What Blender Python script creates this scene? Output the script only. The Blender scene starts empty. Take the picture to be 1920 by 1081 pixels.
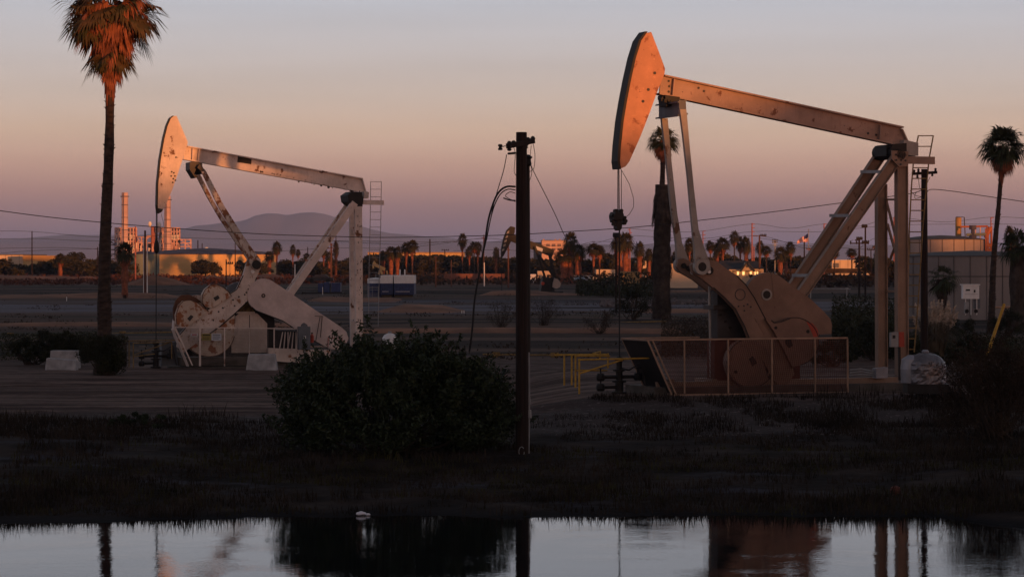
import bpy, math, random
import numpy as np
from mathutils import Vector, Matrix

# ------------------------------------------------------------------ camera, sky, sun, exposure
SC = bpy.context.scene
COL = SC.collection
F, HY, CX, CAMZ = 4800.0, 488.0, 960.0, 6.5
cam_d = bpy.data.cameras.new("camera")
cam = bpy.data.objects.new("camera", cam_d); COL.objects.link(cam)
cam.location = (0, 0, CAMZ); cam.rotation_euler = (math.radians(90), 0, 0)
cam_d.sensor_width = 36; cam_d.lens = 90; cam_d.shift_y = -(540.5 - HY) / 1920
cam_d.clip_start = 0.5; cam_d.clip_end = 40000
SC.camera = cam

SUN_AZ, SUN_EL = math.radians(28), math.radians(1.0)      # sun stands behind the viewer, 28 degrees to the right
TS = Vector((math.sin(SUN_AZ), -math.cos(SUN_AZ), 0))      # towards the sun
world = bpy.data.worlds.new("World"); SC.world = world; world.use_nodes = True
nt = world.node_tree; nt.nodes.clear()
def N(t, kind, **kw):
    n = t.nodes.new(kind)
    for k, v in kw.items():
        if k.startswith('i_'): n.inputs[k[2:]].default_value = v
        else: setattr(n, k, v)
    return n
def s2l(c):
    return tuple(((v/255)/12.92 if v/255 <= .04045 else (((v/255)+.055)/1.055)**2.4) for v in c)
def ramp(n, stops):
    cr = n.color_ramp
    while len(cr.elements) > 1: cr.elements.remove(cr.elements[-1])
    cr.elements[0].position = stops[0][0]; cr.elements[0].color = (*stops[0][1], 1)
    for p, c in stops[1:]:
        e = cr.elements.new(p); e.color = (*c, 1)
tc = N(nt, 'ShaderNodeTexCoord'); sx = N(nt, 'ShaderNodeSeparateXYZ')
nt.links.new(tc.outputs['Generated'], sx.inputs[0])
# elevation (sin) -> 0..1 in sqrt scale so that the low sky has room in the ramp
mx = N(nt, 'ShaderNodeMath', operation='MAXIMUM'); mx.inputs[1].default_value = 0
nt.links.new(sx.outputs['Z'], mx.inputs[0])
sq = N(nt, 'ShaderNodeMath', operation='POWER'); sq.inputs[1].default_value = .5
nt.links.new(mx.outputs[0], sq.inputs[0])
rA = N(nt, 'ShaderNodeValToRGB'); rB = N(nt, 'ShaderNodeValToRGB')
ramp(rA, [(0, s2l((120,110,142))), (.06, s2l((125,113,142))), (.10, s2l((142,121,138))), (.135, s2l((172,136,140))), (.163, s2l((195,151,142))),
          (.193, s2l((214,173,155))), (.225, s2l((220,190,169))), (.253, s2l((209,192,182))), (.285, s2l((199,193,195))), (.32, s2l((188,193,206))),
          (.38, s2l((170,178,196))), (.55, (.155,.165,.205)), (1, (.085,.085,.105))])
ramp(rB, [(0, (1.9,.66,.34)), (.15, (1.65,.76,.5)), (.3, (.9,.60,.52)), (.5, (.28,.26,.28)), (.75,(.12,.115,.135)), (1, (.085,.085,.105))])
nt.links.new(sq.outputs[0], rA.inputs[0]); nt.links.new(sq.outputs[0], rB.inputs[0])
dt = N(nt, 'ShaderNodeVectorMath', operation='DOT_PRODUCT'); dt.inputs[1].default_value = TS
nt.links.new(tc.outputs['Generated'], dt.inputs[0])
mr = N(nt, 'ShaderNodeMapRange', interpolation_type='SMOOTHSTEP'); mr.inputs[1].default_value = -.35; mr.inputs[2].default_value = 1
nt.links.new(dt.outputs['Value'], mr.inputs[0])
mixc = N(nt, 'ShaderNodeMix', data_type='RGBA')
nt.links.new(mr.outputs[0], mixc.inputs['Factor']); nt.links.new(rA.outputs[0], mixc.inputs['A']); nt.links.new(rB.outputs[0], mixc.inputs['B'])
bg = N(nt, 'ShaderNodeBackground'); bg.inputs[1].default_value = 1.0
# faint drifting veils of high haze
mpw = N(nt, 'ShaderNodeMapping'); mpw.inputs['Scale'].default_value = (5, 5, 75); nt.links.new(tc.outputs['Generated'], mpw.inputs[0])
nw = N(nt, 'ShaderNodeTexNoise'); nw.inputs['Scale'].default_value = 1; nw.inputs['Detail'].default_value = 4; nt.links.new(mpw.outputs[0], nw.inputs['Vector'])
rw = N(nt, 'ShaderNodeMapRange'); rw.inputs[1].default_value = .3; rw.inputs[2].default_value = .7; rw.inputs[3].default_value = .955; rw.inputs[4].default_value = 1.04; nt.links.new(nw.outputs[0], rw.inputs[0])
vw = N(nt, 'ShaderNodeVectorMath', operation='SCALE'); nt.links.new(mixc.outputs['Result'], vw.inputs[0]); nt.links.new(rw.outputs[0], vw.inputs['Scale'])
nt.links.new(vw.outputs[0], bg.inputs[0])
sky = N(nt, 'ShaderNodeTexSky', sky_type='NISHITA', sun_disc=False, sun_elevation=SUN_EL, sun_rotation=math.pi - SUN_AZ, dust_density=2.0)
bg2 = N(nt, 'ShaderNodeBackground'); bg2.inputs[1].default_value = 0.05
nt.links.new(sky.outputs[0], bg2.inputs[0])
ad = N(nt, 'ShaderNodeAddShader'); wo = N(nt, 'ShaderNodeOutputWorld')
nt.links.new(bg.outputs[0], ad.inputs[0]); nt.links.new(bg2.outputs[0], ad.inputs[1]); nt.links.new(ad.outputs[0], wo.inputs[0])

sl = bpy.data.lights.new("sun", 'SUN'); sl.energy = 4.2; sl.angle = math.radians(0.6); sl.color = (1, .34, .09)
so = bpy.data.objects.new("sun", sl); COL.objects.link(so)
sd = TS * math.cos(SUN_EL) + Vector((0, 0, math.sin(SUN_EL)))
so.rotation_euler = sd.to_track_quat('Z', 'Y').to_euler(); so.location = (60, -100, 60)
vs = SC.view_settings; vs.view_transform = 'Standard'; vs.look = 'None'; vs.exposure = 0; vs.gamma = 1
SC.cycles.max_bounces = 6; SC.cycles.volume_bounces = 0
SC.cycles.diffuse_bounces = 3; SC.cycles.transparent_max_bounces = 6

# ------------------------------------------------------------------ helpers
def W(px, py, d): return Vector(((px - CX) * d / F, d, CAMZ - (py - HY) * d / F))
def smooth(a, b, t):
    t = np.clip((t - a) / (b - a), 0, 1); return t * t * (3 - 2 * t)
_rs = np.random.RandomState(5); _tab = _rs.rand(256, 256)
def vnoise(x, y):
    x = np.asarray(x, float); y = np.asarray(y, float)
    xi = np.floor(x).astype(int); yi = np.floor(y).astype(int); fx = x - xi; fy = y - yi
    fx = fx * fx * (3 - 2 * fx); fy = fy * fy * (3 - 2 * fy)
    a = _tab[xi & 255, yi & 255]; b = _tab[(xi + 1) & 255, yi & 255]; c = _tab[xi & 255, (yi + 1) & 255]; d = _tab[(xi + 1) & 255, (yi + 1) & 255]
    return (a * (1 - fx) + b * fx) * (1 - fy) + (c * (1 - fx) + d * fx) * fy - .5
def fbm(x, y, o=4):
    r = 0; a = 1.0
    for k in range(o):
        r = r + a * vnoise(x * 2**k + 17 * k, y * 2**k + 5 * k); a *= .5
    return r
def gz(x, y):
    x = np.asarray(x, float); y = np.asarray(y, float)
    shore = 65.0 + 2.0 * fbm(x * .12 + 3, x * 0 + 2.5, 3) + 1.6 * smooth(-6, -13, x) * -1 - 3.6 * smooth(10.3, 13.5, x) + .45 * fbm(x * 1.1, x * 0, 3)
    t = y - shore
    z = np.interp(t, [-46, -42, -38, -3, 0, 1.0, 3, 7, 13, 20, 24, 40, 68, 75, 110, 260, 600], [1.0, .3, -.9, -.6, 0, .12, .2, .34, .6, .72, .86, .92, .95, .7, .55, .5, .5])
    near = np.where(y < 28, np.interp(y, [-20, 5, 26, 28], [4.9, 4.8, 0.2, -.6]), z); z = near
    pad = smooth(-1.5, 3.5, x) * smooth(87.5, 94.0, y) * (1 - smooth(112, 135, y))
    z = z + .62 * pad
    land = smooth(0, 1.5, t)
    z = z + land * (.10 * fbm(x * .5, y * .5, 4) * (1 - .6 * smooth(88, 96, y)) + .03 * fbm(x * 3, y * 3, 2))
    # banked mounds of the foreground
    z = z + land * .25 * np.exp(-((x + 15.5)**2 / 18 + (y - 80)**2 / 10)) * smooth(0, 4, t)
    # tyre ruts on the dirt pad
    pd = smooth(86, 92, y) * (1 - smooth(124, 130, y)) * (1 - smooth(0, 4, x))
    z = z + pd * .06 * np.sin(y * 2.1 + .25 * x + 2 * fbm(x * .08, y * .2, 2)) * (.5 + vnoise(x * .05, y * .3))
    # shallow berms in the field
    far = smooth(150, 200, y) * (1 - smooth(900, 1400, y))
    z = z + far * (.9 * np.clip(fbm(x * .012 + 9, y * .02, 3), -.2, .5) )
    return z
def g(x, y): return float(gz(x, y))
def G(px, d): x = (px - CX) * d / F; return Vector((x, d, g(x, d)))

class MB:
    def __init__(s): s.v = []; s.f = []; s.m = []; s.n = 0; s.cuts = []
    def add(s, vs, fs, mi=0):
        s.cuts.append((s.n, len(s.f))); b = s.n; s.v.extend([tuple(p) for p in vs]); s.n += len(vs)
        s.f.extend([tuple(i + b for i in f) for f in fs]); s.m.extend([mi] * len(fs)); return s
    def box(s, c, sz, rot=None, mi=0):
        c = Vector(c); h = Vector(sz) / 2; R = rot if rot is not None else Matrix.Identity(3)
        vs = [c + R @ Vector((h.x * a, h.y * b, h.z * d)) for a in (-1, 1) for b in (-1, 1) for d in (-1, 1)]
        return s.add(vs, [(0,1,3,2), (4,6,7,5), (0,4,5,1), (2,3,7,6), (0,2,6,4), (1,5,7,3)], mi)
    def bar(s, p0, p1, w, h, up=(0, 0, 1), mi=0):
        p0 = Vector(p0); p1 = Vector(p1); d = p1 - p0; L = d.length
        if L < 1e-6: return s
        d.normalize(); a = d.cross(Vector(up))
        if a.length < 1e-4: a = d.cross(Vector((1, 0, 0)))
        a.normalize(); b = a.cross(d).normalized()
        R = Matrix((d, a, b)).transposed()
        return s.box((p0 + p1) / 2, (L, w, h), R, mi)
    def tube(s, pts, r, n=8, mi=0, cap=True):
        pts = [Vector(p) for p in pts]; K = len(pts); rs = r if hasattr(r, '__len__') else [r] * K
        vs = []; prev = None
        for i, p in enumerate(pts):
            t = (pts[min(i + 1, K - 1)] - pts[max(i - 1, 0)]).normalized()
            ref = prev if prev is not None else (Vector((0, 0, 1)) if abs(t.z) < .9 else Vector((1, 0, 0)))
            a = (ref - t * ref.dot(t)); a = a.normalized() if a.length > 1e-5 else t.orthogonal().normalized(); prev = a; b = t.cross(a)
            for k in range(n):
                th = 2 * math.pi * k / n; vs.append(p + (a * math.cos(th) + b * math.sin(th)) * rs[i])
        fs = [(i*n + k, i*n + (k+1) % n, (i+1)*n + (k+1) % n, (i+1)*n + k) for i in range(K-1) for k in range(n)]
        if cap: fs += [tuple(range(n))[::-1], tuple((K-1)*n + k for k in range(n))]
        return s.add(vs, fs, mi)
    def prism(s, pts, off, mi=0, off0=None):
        pts = [Vector(p) for p in pts]; off = Vector(off); n = len(pts)
        if off0 is not None: pts = [p + Vector(off0) for p in pts]
        vs = pts + [p + off for p in pts]
        fs = [tuple(range(n)), tuple(range(2*n - 1, n - 1, -1))] + [(i, i + n, (i+1) % n + n, (i+1) % n) for i in range(n)]
        return s.add(vs, fs, mi)
    def lathe(s, c, prof, n=24, axis='z', mi=0):
        c = Vector(c); vs = []
        for r, z in prof:
            for k in range(n):
                th = 2 * math.pi * k / n; p = Vector((r * math.cos(th), r * math.sin(th), z))
                if axis == 'x': p = Vector((p.z, p.x, p.y))
                elif axis == 'y': p = Vector((p.x, p.z, p.y))
                vs.append(c + p)
        K = len(prof); fs = [(i*n + k, i*n + (k+1) % n, (i+1)*n + (k+1) % n, (i+1)*n + k) for i in range(K-1) for k in range(n)]
        fs += [tuple(range(n))[::-1], tuple((K-1)*n + k for k in range(n))]
        return s.add(vs, fs, mi)
    def arr(s, V, Fc, mi=0):
        b = s.n; s.v.extend(map(tuple, V.tolist())); s.n += len(V)
        s.f.extend(map(tuple, (Fc + b).tolist())); s.m.extend([mi] * len(Fc)); return s
    def build(s, name, mats, parent=None, origin=None, smooth_=False):
        if not isinstance(mats, (list, tuple)): mats = [mats]
        V = np.array(s.v, dtype=np.float64).reshape(-1, 3)
        if origin is None and parent is not None: origin = parent.get('_o')
        o3 = np.array(origin if origin is not None else (0, 0, 0), dtype=float)
        V = V - o3
        me = bpy.data.meshes.new(name); me.from_pydata(V.tolist(), [], s.f)
        for m in mats: me.materials.append(m)
        if len(mats) > 1: me.polygons.foreach_set('material_index', s.m)
        if smooth_: me.polygons.foreach_set('use_smooth', [True] * len(me.polygons))
        me.update()
        ob = bpy.data.objects.new(name, me); COL.objects.link(ob)
        if parent is not None:
            ob.parent = parent; ob['_o'] = tuple(o3)
        else: ob.location = tuple(o3)
        return ob
def build_each(mb, name, mats, parent=None, origin=None):
    cs = mb.cuts + [(mb.n, len(mb.f))]; out = []
    for (v0, f0), (v1, f1) in zip(cs, cs[1:]):
        q = MB(); q.add(mb.v[v0:v1], [tuple(i - v0 for i in f) for f in mb.f[f0:f1]]); out.append(q.build(name, mats, parent, origin))
    return out
MB.build_each = build_each
def tag(o, label=None, cat=None, group=None, kind=None):
    if label: o['label'] = label
    if cat: o['category'] = cat
    if group: o['group'] = group
    if kind: o['kind'] = kind
    return o
def thing(name, loc, label, cat, group=None):
    e = bpy.data.objects.new(name, None); COL.objects.link(e); e.location = tuple(loc); e['_o'] = tuple(loc)
    e.empty_display_size = .3
    return tag(e, label, cat, group)
def clone(root, loc, rotz=0, sc=1, label=None, group=None):
    r = root.copy(); COL.objects.link(r); r.location = tuple(loc); r.rotation_euler = (0, 0, rotz)
    r.scale = sc if hasattr(sc, '__len__') else (sc, sc, sc)
    if label: r['label'] = label
    if group: r['group'] = group
    for ch in list(root.children):
        c = ch.copy(); COL.objects.link(c); c.parent = r
        for q in list(ch.children):
            qq = q.copy(); COL.objects.link(qq); qq.parent = c
    return r

# ------------------------------------------------------------------ materials
def mat(name, col, rough=.8, metal=0, var=.25, vscale=2.0, col2=None, bump=.0, bscale=20, spec=.3, emis=None, estr=0, detail=6, stretch=None, t0=.35, t1=.7):
    m = bpy.data.materials.new(name); m.use_nodes = True; t = m.node_tree; b = t.nodes['Principled BSDF']
    b.inputs['Roughness'].default_value = rough; b.inputs['Metallic'].default_value = metal
    b.inputs['Specular IOR Level'].default_value = spec
    co = N(t, 'ShaderNodeTexCoord'); mp = N(t, 'ShaderNodeMapping'); t.links.new(co.outputs['Object'], mp.inputs[0])
    if stretch: mp.inputs['Scale'].default_value = stretch
    no = N(t, 'ShaderNodeTexNoise'); no.inputs['Scale'].default_value = vscale; no.inputs['Detail'].default_value = detail
    t.links.new(mp.outputs[0], no.inputs['Vector'])
    cr = N(t, 'ShaderNodeValToRGB'); c2 = col2 if col2 else tuple(c * (1 - var) for c in col)
    c1 = col if col2 else tuple(c * (1 + var * .6) for c in col)
    ramp(cr, [(t0, c2), (t1, c1)]); t.links.new(no.outputs[0], cr.inputs[0]); t.links.new(cr.outputs[0], b.inputs['Base Color'])
    if bump:
        n2 = N(t, 'ShaderNodeTexNoise'); n2.inputs['Scale'].default_value = bscale; n2.inputs['Detail'].default_value = 6
        t.links.new(mp.outputs[0], n2.inputs['Vector'])
        bp = N(t, 'ShaderNodeBump'); bp.inputs['Strength'].default_value = bump; bp.inputs['Distance'].default_value = .05
        t.links.new(n2.outputs[0], bp.inputs['Height']); t.links.new(bp.outputs[0], b.inputs['Normal'])
    if emis:
        b.inputs['Emission Color'].default_value = (*emis, 1); b.inputs['Emission Strength'].default_value = estr
    return m
def paint(name, col, rust=(.12,.045,.02), amt=.62, scale=1.6, chips=.68, dark=(.02,.012,.01), rough=.55, streak=.5):
    """old enamel on steel: broad fading, rust blooms, small dark chips, downward streaks"""
    m = bpy.data.materials.new(name); m.use_nodes = True; t = m.node_tree; b = t.nodes['Principled BSDF']; L = t.links.new
    b.inputs['Roughness'].default_value = rough; b.inputs['Specular IOR Level'].default_value = .3
    co = N(t, 'ShaderNodeTexCoord')
    def noise(sc, det=6, st=None, off=0):
        mp = N(t, 'ShaderNodeMapping'); L(co.outputs['Object'], mp.inputs[0]); mp.inputs['Location'].default_value = (off, off * .7, off * .3)
        if st: mp.inputs['Scale'].default_value = st
        n = N(t, 'ShaderNodeTexNoise'); n.inputs['Scale'].default_value = sc; n.inputs['Detail'].default_value = det; n.inputs['Roughness'].default_value = .65
        L(mp.outputs[0], n.inputs['Vector']); return n.outputs[0]
    def mask(src, a, bb):
        r = N(t, 'ShaderNodeMapRange', interpolation_type='SMOOTHSTEP'); r.inputs[1].default_value = a; r.inputs[2].default_value = bb; L(src, r.inputs[0]); return r.outputs[0]
    def mixn(fac, A, B):
        x = N(t, 'ShaderNodeMix', data_type='RGBA'); L(fac, x.inputs['Factor'])
        for s_, k in ((A, 'A'), (B, 'B')):
            if isinstance(s_, tuple): x.inputs[k].default_value = (*s_, 1)
            else: L(s_, x.inputs[k])
        return x.outputs['Result']
    c = mixn(mask(noise(.8, 4), .35, .7), tuple(v * .78 for v in col), tuple(v * 1.08 for v in col))
    sm = N(t, 'ShaderNodeMath', operation='MULTIPLY'); L(mask(noise(9, 3, (1, 1, .12), 3), .52, .75), sm.inputs[0]); sm.inputs[1].default_value = streak
    c = mixn(sm.outputs[0], c, tuple(.55 * v + .45 * r for v, r in zip(col, rust)))
    c = mixn(mask(noise(11, 8, (1, 1, 1), 23), .62, .72), c, tuple(min(1, v * 1.45) for v in col))
    c = mixn(mask(noise(scale * 2.2, 9, (1, 1, .3), 31), amt + .03, amt + .09), c, tuple(.4 * v + .6 * r for v, r in zip(col, rust)))
    c = mixn(mask(noise(scale, 9, None, 7), amt, amt + .05), c, rust)
    c = mixn(mask(noise(7, 5, None, 13), chips, chips + .02), c, dark)
    L(c, b.inputs['Base Color'])
    bp = N(t, 'ShaderNodeBump'); bp.inputs['Strength'].default_value = .15; bp.inputs['Distance'].default_value = .02; L(noise(30), bp.inputs['Height']); L(bp.outputs[0], b.inputs['Normal'])
    return m
M = {}
M['whitepaint'] = paint('old_white_paint', (.60,.50,.46), amt=.60, chips=.70)
M['whitecrank'] = paint('rusty_white_paint', (.58,.48,.43), rust=(.22,.09,.04), amt=.57, scale=2.2, chips=.67)
M['weight_l'] = paint('rust_stained_white', (.54,.43,.35), rust=(.25,.09,.035), amt=.52, scale=1.8, chips=.68)
M['guard_l'] = paint('clean_white_paint', (.54,.44,.42), amt=.70, chips=.8, streak=.15)
M['housing_l'] = paint('cream_housing_paint', (.50,.41,.36), rust=(.2,.08,.03), amt=.68, chips=.76)
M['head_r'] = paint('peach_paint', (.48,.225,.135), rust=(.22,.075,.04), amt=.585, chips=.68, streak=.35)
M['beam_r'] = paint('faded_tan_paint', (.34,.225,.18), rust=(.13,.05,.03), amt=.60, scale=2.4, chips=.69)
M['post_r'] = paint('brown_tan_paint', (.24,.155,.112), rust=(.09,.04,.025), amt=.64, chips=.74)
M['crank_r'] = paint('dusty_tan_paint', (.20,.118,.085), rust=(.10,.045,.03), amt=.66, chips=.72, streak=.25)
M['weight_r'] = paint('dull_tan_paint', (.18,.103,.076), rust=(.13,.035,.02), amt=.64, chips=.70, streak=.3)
M['pitman_r'] = paint('grey_white_paint', (.30,.27,.25), rust=(.10,.05,.03), amt=.60, chips=.68)
M['pitman_l'] = paint('worn_white_paint', (.50,.43,.39), rust=(.17,.07,.035), amt=.50, scale=2.6, chips=.64)
M['red'] = mat('red_paint', (.35,.05,.03), .6)
M['orange'] = mat('orange_paint', (.33,.10,.045), .6)
M['rustline'] = mat('rusty_edge', (.10,.045,.025), .8)
M['blackmetal'] = mat('greasy_black_metal', (.012,.010,.010), .6, var=.4)
M['darkmetal'] = mat('dark_steel', (.035,.03,.032), .55, var=.4)
M['bluegrey'] = mat('grey_painted_steel', (.11,.12,.14), .6)
M['steel'] = mat('dull_galvanised_steel', (.26,.26,.27), .55, metal=.2)
M['wire'] = mat('black_cable', (.01,.01,.012), .6)
M['rod'] = mat('steel_rod', (.03,.028,.028), .4, metal=.5)
M['yellow'] = mat('yellow_paint', (.42,.24,.03), .6, var=.3, vscale=6)
M['dullyellow'] = mat('faded_yellow_paint', (.22,.14,.05), .7, var=.4, vscale=5)
M['rail'] = mat('dusty_rail_paint', (.32,.20,.14), .7)
M['mesh_r'] = mat('rusty_expanded_mesh', (.11,.035,.025), .8)
M['mesh_l'] = mat('grey_wire_mesh', (.16,.135,.13), .7)
M['conc'] = mat('concrete', (.34,.33,.34), .9, var=.3, vscale=2.5, bump=.3)
M['conc2'] = mat('dark_concrete', (.09,.075,.065), .9, var=.35, bump=.3)
M['wood'] = mat('weathered_dark_wood', (.020,.011,.009), .9, var=.5, vscale=3, stretch=(6, 6, .25), bump=.5, bscale=12)
M['wood2'] = mat('weathered_brown_wood', (.10,.05,.04), .9, var=.4, vscale=3, stretch=(6, 6, .3))
M['redwood'] = mat('red_steel_pole', (.30,.11,.09), .8)
M['leaf_palm'] = mat('palm_leaf', (.038,.045,.020), .7, var=.5, vscale=1.2, spec=.2)
M['leaf_dry'] = mat('drying_palm_leaf', (.11,.060,.028), .75, var=.6, vscale=1.0, col2=(.035,.040,.016), spec=.15)
M['dead_palm'] = mat('dead_palm_frond', (.23,.085,.05), .85, var=.45, vscale=2.0, spec=.1)
M['dead_dark'] = mat('old_grey_frond', (.055,.042,.036), .9, var=.45, vscale=2.0, spec=.1)
M['trunk'] = mat('palm_trunk', (.045,.03,.024), .9, var=.6, vscale=2.5, stretch=(1, 1, 3), bump=1.0, bscale=6)
M['leaf_bush'] = mat('bush_leaf', (.026,.038,.015), .6, var=.5, vscale=2.0, spec=.25)
M['leaf_dark'] = mat('dark_leaf', (.030,.032,.016), .8, var=.5, vscale=.6, spec=.15)
M['leaf_far'] = mat('far_tree_leaf', (.045,.042,.022), .85, var=.5, vscale=.15, spec=.1)
M['scrub'] = mat('dry_scrub', (.10,.043,.028), .9, var=.5, vscale=.2, spec=.1)
M['scrub2'] = mat('dark_scrub', (.05,.035,.025), .9, var=.5, vscale=.4, spec=.1)
M['bark'] = mat('bark', (.045,.032,.025), .9)
M['grass'] = mat('dry_dark_grass', (.035,.026,.020), .9, var=.6, vscale=.8, spec=.1)
M['grassg'] = mat('dull_green_grass', (.045,.042,.015), .9, var=.6, vscale=.8, spec=.1)
M['pampas'] = mat('pampas_blade', (.10,.075,.05), .9, var=.4)
M['plume'] = mat('pampas_plume', (.52,.42,.34), .95, var=.3)
M['white'] = mat('white_paint', (.72,.70,.70), .6, var=.12)
M['blue'] = mat('navy_paint', (.02,.035,.11), .5, var=.3)
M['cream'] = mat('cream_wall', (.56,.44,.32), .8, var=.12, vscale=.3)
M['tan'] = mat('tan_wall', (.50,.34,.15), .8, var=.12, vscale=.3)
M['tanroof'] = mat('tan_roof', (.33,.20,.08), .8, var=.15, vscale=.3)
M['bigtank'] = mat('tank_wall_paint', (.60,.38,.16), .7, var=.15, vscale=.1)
M['tankgreen'] = mat('grey_green_shade_and_pipe', (.16,.19,.16), .7, var=.2, vscale=.3)
M['greytank'] = mat('grey_tank_panel', (.21,.185,.18), .75, var=.2, vscale=.4, stretch=(1, 1, .4))
M['peachtank'] = mat('beige_tank_panel', (.33,.26,.23), .75, var=.15, vscale=.4)
M['seam'] = mat('panel_seam', (.08,.07,.07), .8)
M['plant'] = mat('plant_steel', (.60,.36,.30), .8, var=.3, vscale=.4)
M['stackm'] = mat('smokestack_concrete', (.55,.37,.33), .85, var=.2, vscale=.15)
M['bright'] = mat('aluminium_cladding', (.80,.74,.66), .4, var=.1)
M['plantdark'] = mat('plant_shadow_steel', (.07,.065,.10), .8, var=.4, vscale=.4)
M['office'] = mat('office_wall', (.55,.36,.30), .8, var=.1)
M['officewin'] = mat('office_window', (.16,.10,.10), .4, var=.2)
M['roofdark'] = mat('dark_shingle', (.035,.035,.04), .9)
M['glow'] = mat('lit_window', (.8,.5,.2), .5, emis=(1,.55,.2), estr=1.6)
M['flagred'] = mat('flag_red', (.55,.05,.04), .8, var=.05)
M['flagwhite'] = mat('flag_white', (.75,.72,.70), .8, var=.05)
M['flagblue'] = mat('flag_blue', (.03,.04,.15), .8, var=.05)
M['berm'] = mat('reddish_earth', (.22,.10,.055), .95, var=.4, vscale=.25, bump=.5, bscale=1.5)
M['rock'] = mat('broken_concrete', (.12,.10,.10), .95, var=.4, vscale=1.0)
M['foil'] = mat('crumpled_foil', (.17,.155,.165), .38, metal=.75, var=.25, vscale=3, bump=1.0, bscale=5)
M['tank'] = mat('silver_tank', (.24,.24,.27), .45, metal=.3)
M['litter'] = mat('white_plastic', (.7,.68,.75), .5, var=.1)
M['brownwall'] = mat('brown_block_wall', (.20,.085,.06), .9, var=.2)
M['signyellow'] = mat('yellow_sign', (.25,.20,.06), .6, var=.1)
M['signgrey'] = mat('white_sign', (.42,.44,.50), .6, var=.08)
M['glass'] = mat('dark_glass', (.03,.035,.05), .15, spec=.5)
M['carwhite'] = mat('white_car_paint', (.6,.6,.64), .35, spec=.5, var=.05)
M['carblue'] = mat('pale_blue_car_paint', (.22,.32,.45), .35, spec=.5, var=.05)
M['tyre'] = mat('tyre_rubber', (.02,.02,.02), .9)
M['hazed_slope'] = mat('hazed_mountain_slope', (.33,.30,.40), .95, var=.15, vscale=.002)  # slopes tinted pale lavender; part of the haze is put into this colour
# ------------------------------------------------------------------ ground, water, mountains, air
def ground_mat():
    m = bpy.data.materials.new('field_earth'); m.use_nodes = True; t = m.node_tree; b = t.nodes['Principled BSDF']; L = t.links.new
    b.inputs['Roughness'].default_value = .95; b.inputs['Specular IOR Level'].default_value = .08
    ge = N(t, 'ShaderNodeNewGeometry'); sp = N(t, 'ShaderNodeSeparateXYZ'); L(ge.outputs['Position'], sp.inputs[0])
    def noise(st, sc=1, det=6, off=0, rgh=.6):
        mp = N(t, 'ShaderNodeMapping'); L(ge.outputs['Position'], mp.inputs[0]); mp.inputs['Scale'].default_value = st; mp.inputs['Location'].default_value = (off, off, 0)
        n = N(t, 'ShaderNodeTexNoise'); n.inputs['Scale'].default_value = sc; n.inputs['Detail'].default_value = det; n.inputs['Roughness'].default_value = rgh
        L(mp.outputs[0], n.inputs['Vector']); return n.outputs[0]
    def rng(src, a, bb):
        r = N(t, 'ShaderNodeMapRange', interpolation_type='SMOOTHSTEP'); r.inputs[1].default_value = a; r.inputs[2].default_value = bb; L(src, r.inputs[0]); return r.outputs[0]
    def mixn(fac, A, B, mode='MIX'):
        x = N(t, 'ShaderNodeMix', data_type='RGBA', blend_type=mode); 
        if isinstance(fac, float): x.inputs['Factor'].default_value = fac
        else: L(fac, x.inputs['Factor'])
        for s_, k in ((A, 'A'), (B, 'B')):
            if isinstance(s_, tuple): x.inputs[k].default_value = (*s_, 1)
            else: L(s_, x.inputs[k])
        return x.outputs['Result']
    def mul(a, c):
        x = N(t, 'ShaderNodeMath', operation='MULTIPLY'); L(a, x.inputs[0])
        if isinstance(c, float): x.inputs[1].default_value = c
        else: L(c, x.inputs[1])
        return x.outputs[0]
    Y = sp.outputs['Y']; X = sp.outputs['X']
    # wobble the zone borders
    wob = N(t, 'ShaderNodeMath', operation='MULTIPLY_ADD'); L(noise((.25, .25, .25), 1, 4), wob.inputs[0]); wob.inputs[1].default_value = 7; L(Y, wob.inputs[2])
    Yw = wob.outputs[0]
    bank = mixn(rng(noise((.4, .4, .4), 1, 7), .4, .65), (.013,.009,.0075), (.042,.030,.025))
    bank = mixn(rng(noise((.25, .6, .3), 1, 7, 11), .55, .66), bank, (.038,.036,.046))
    pad = mixn(rng(noise((.12, .9, .5), 1, 7, 3), .35, .68), (.045,.026,.021), (.19,.13,.108))
    pad = mixn(mul(rng(noise((.05, 1.6, .5), 1, 6, 9), .52, .62), .8), pad, (.055,.029,.022))
    peb = rng(noise((5, 5, 5), 1, 3, 2), .60, .66)
    grav = mixn(peb, (.065,.054,.052), (.17,.145,.14))
    c = mixn(rng(Yw, 86.5, 91), bank, grav)
    c = mixn(rng(Yw, 94, 99), c, pad)
    fld = mixn(rng(noise((.006, .07, .05), 1, 7, 5), .42, .58), (.014,.008,.006), (.115,.070,.052))
    fld = mixn(rng(noise((.004, .03, .05), 1, 5, 21), .54, .60), fld, (.06,.05,.035))
    c = mixn(rng(Yw, 138, 170), c, fld)
    # damp track crossing the field; its pale blue-grey stands for reflected sky
    t1 = mul(rng(Yw, 292, 312), rng(Yw, 395, 350))
    c = mixn(mul(t1, rng(noise((.01, .08, .05), 1, 5, 31), .40, .55)), c, (.15,.14,.165))
    far = mixn(rng(noise((.006, .02, .05), 1, 6, 41), .38, .62), (.06,.028,.02), (.20,.09,.055))
    c = mixn(rng(Yw, 560, 700), c, far)
    c = mixn(.35, c, mixn(rng(noise((2.2, 2.2, 2.2), 1, 8, 51), .3, .7), (.25,.25,.25), (1.0,1.0,1.0)), 'MULTIPLY')
    # wet margin at the water line
    Z = sp.outputs['Z']; c = mixn(rng(Z, .16, .02), c, (.010,.009,.010))
    L(c, b.inputs['Base Color'])
    bp = N(t, 'ShaderNodeBump'); bp.inputs['Strength'].default_value = .6; bp.inputs['Distance'].default_value = .06
    L(noise((3, 3, 3), 1, 9, 61), bp.inputs['Height']); L(bp.outputs[0], b.inputs['Normal'])
    return m
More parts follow.
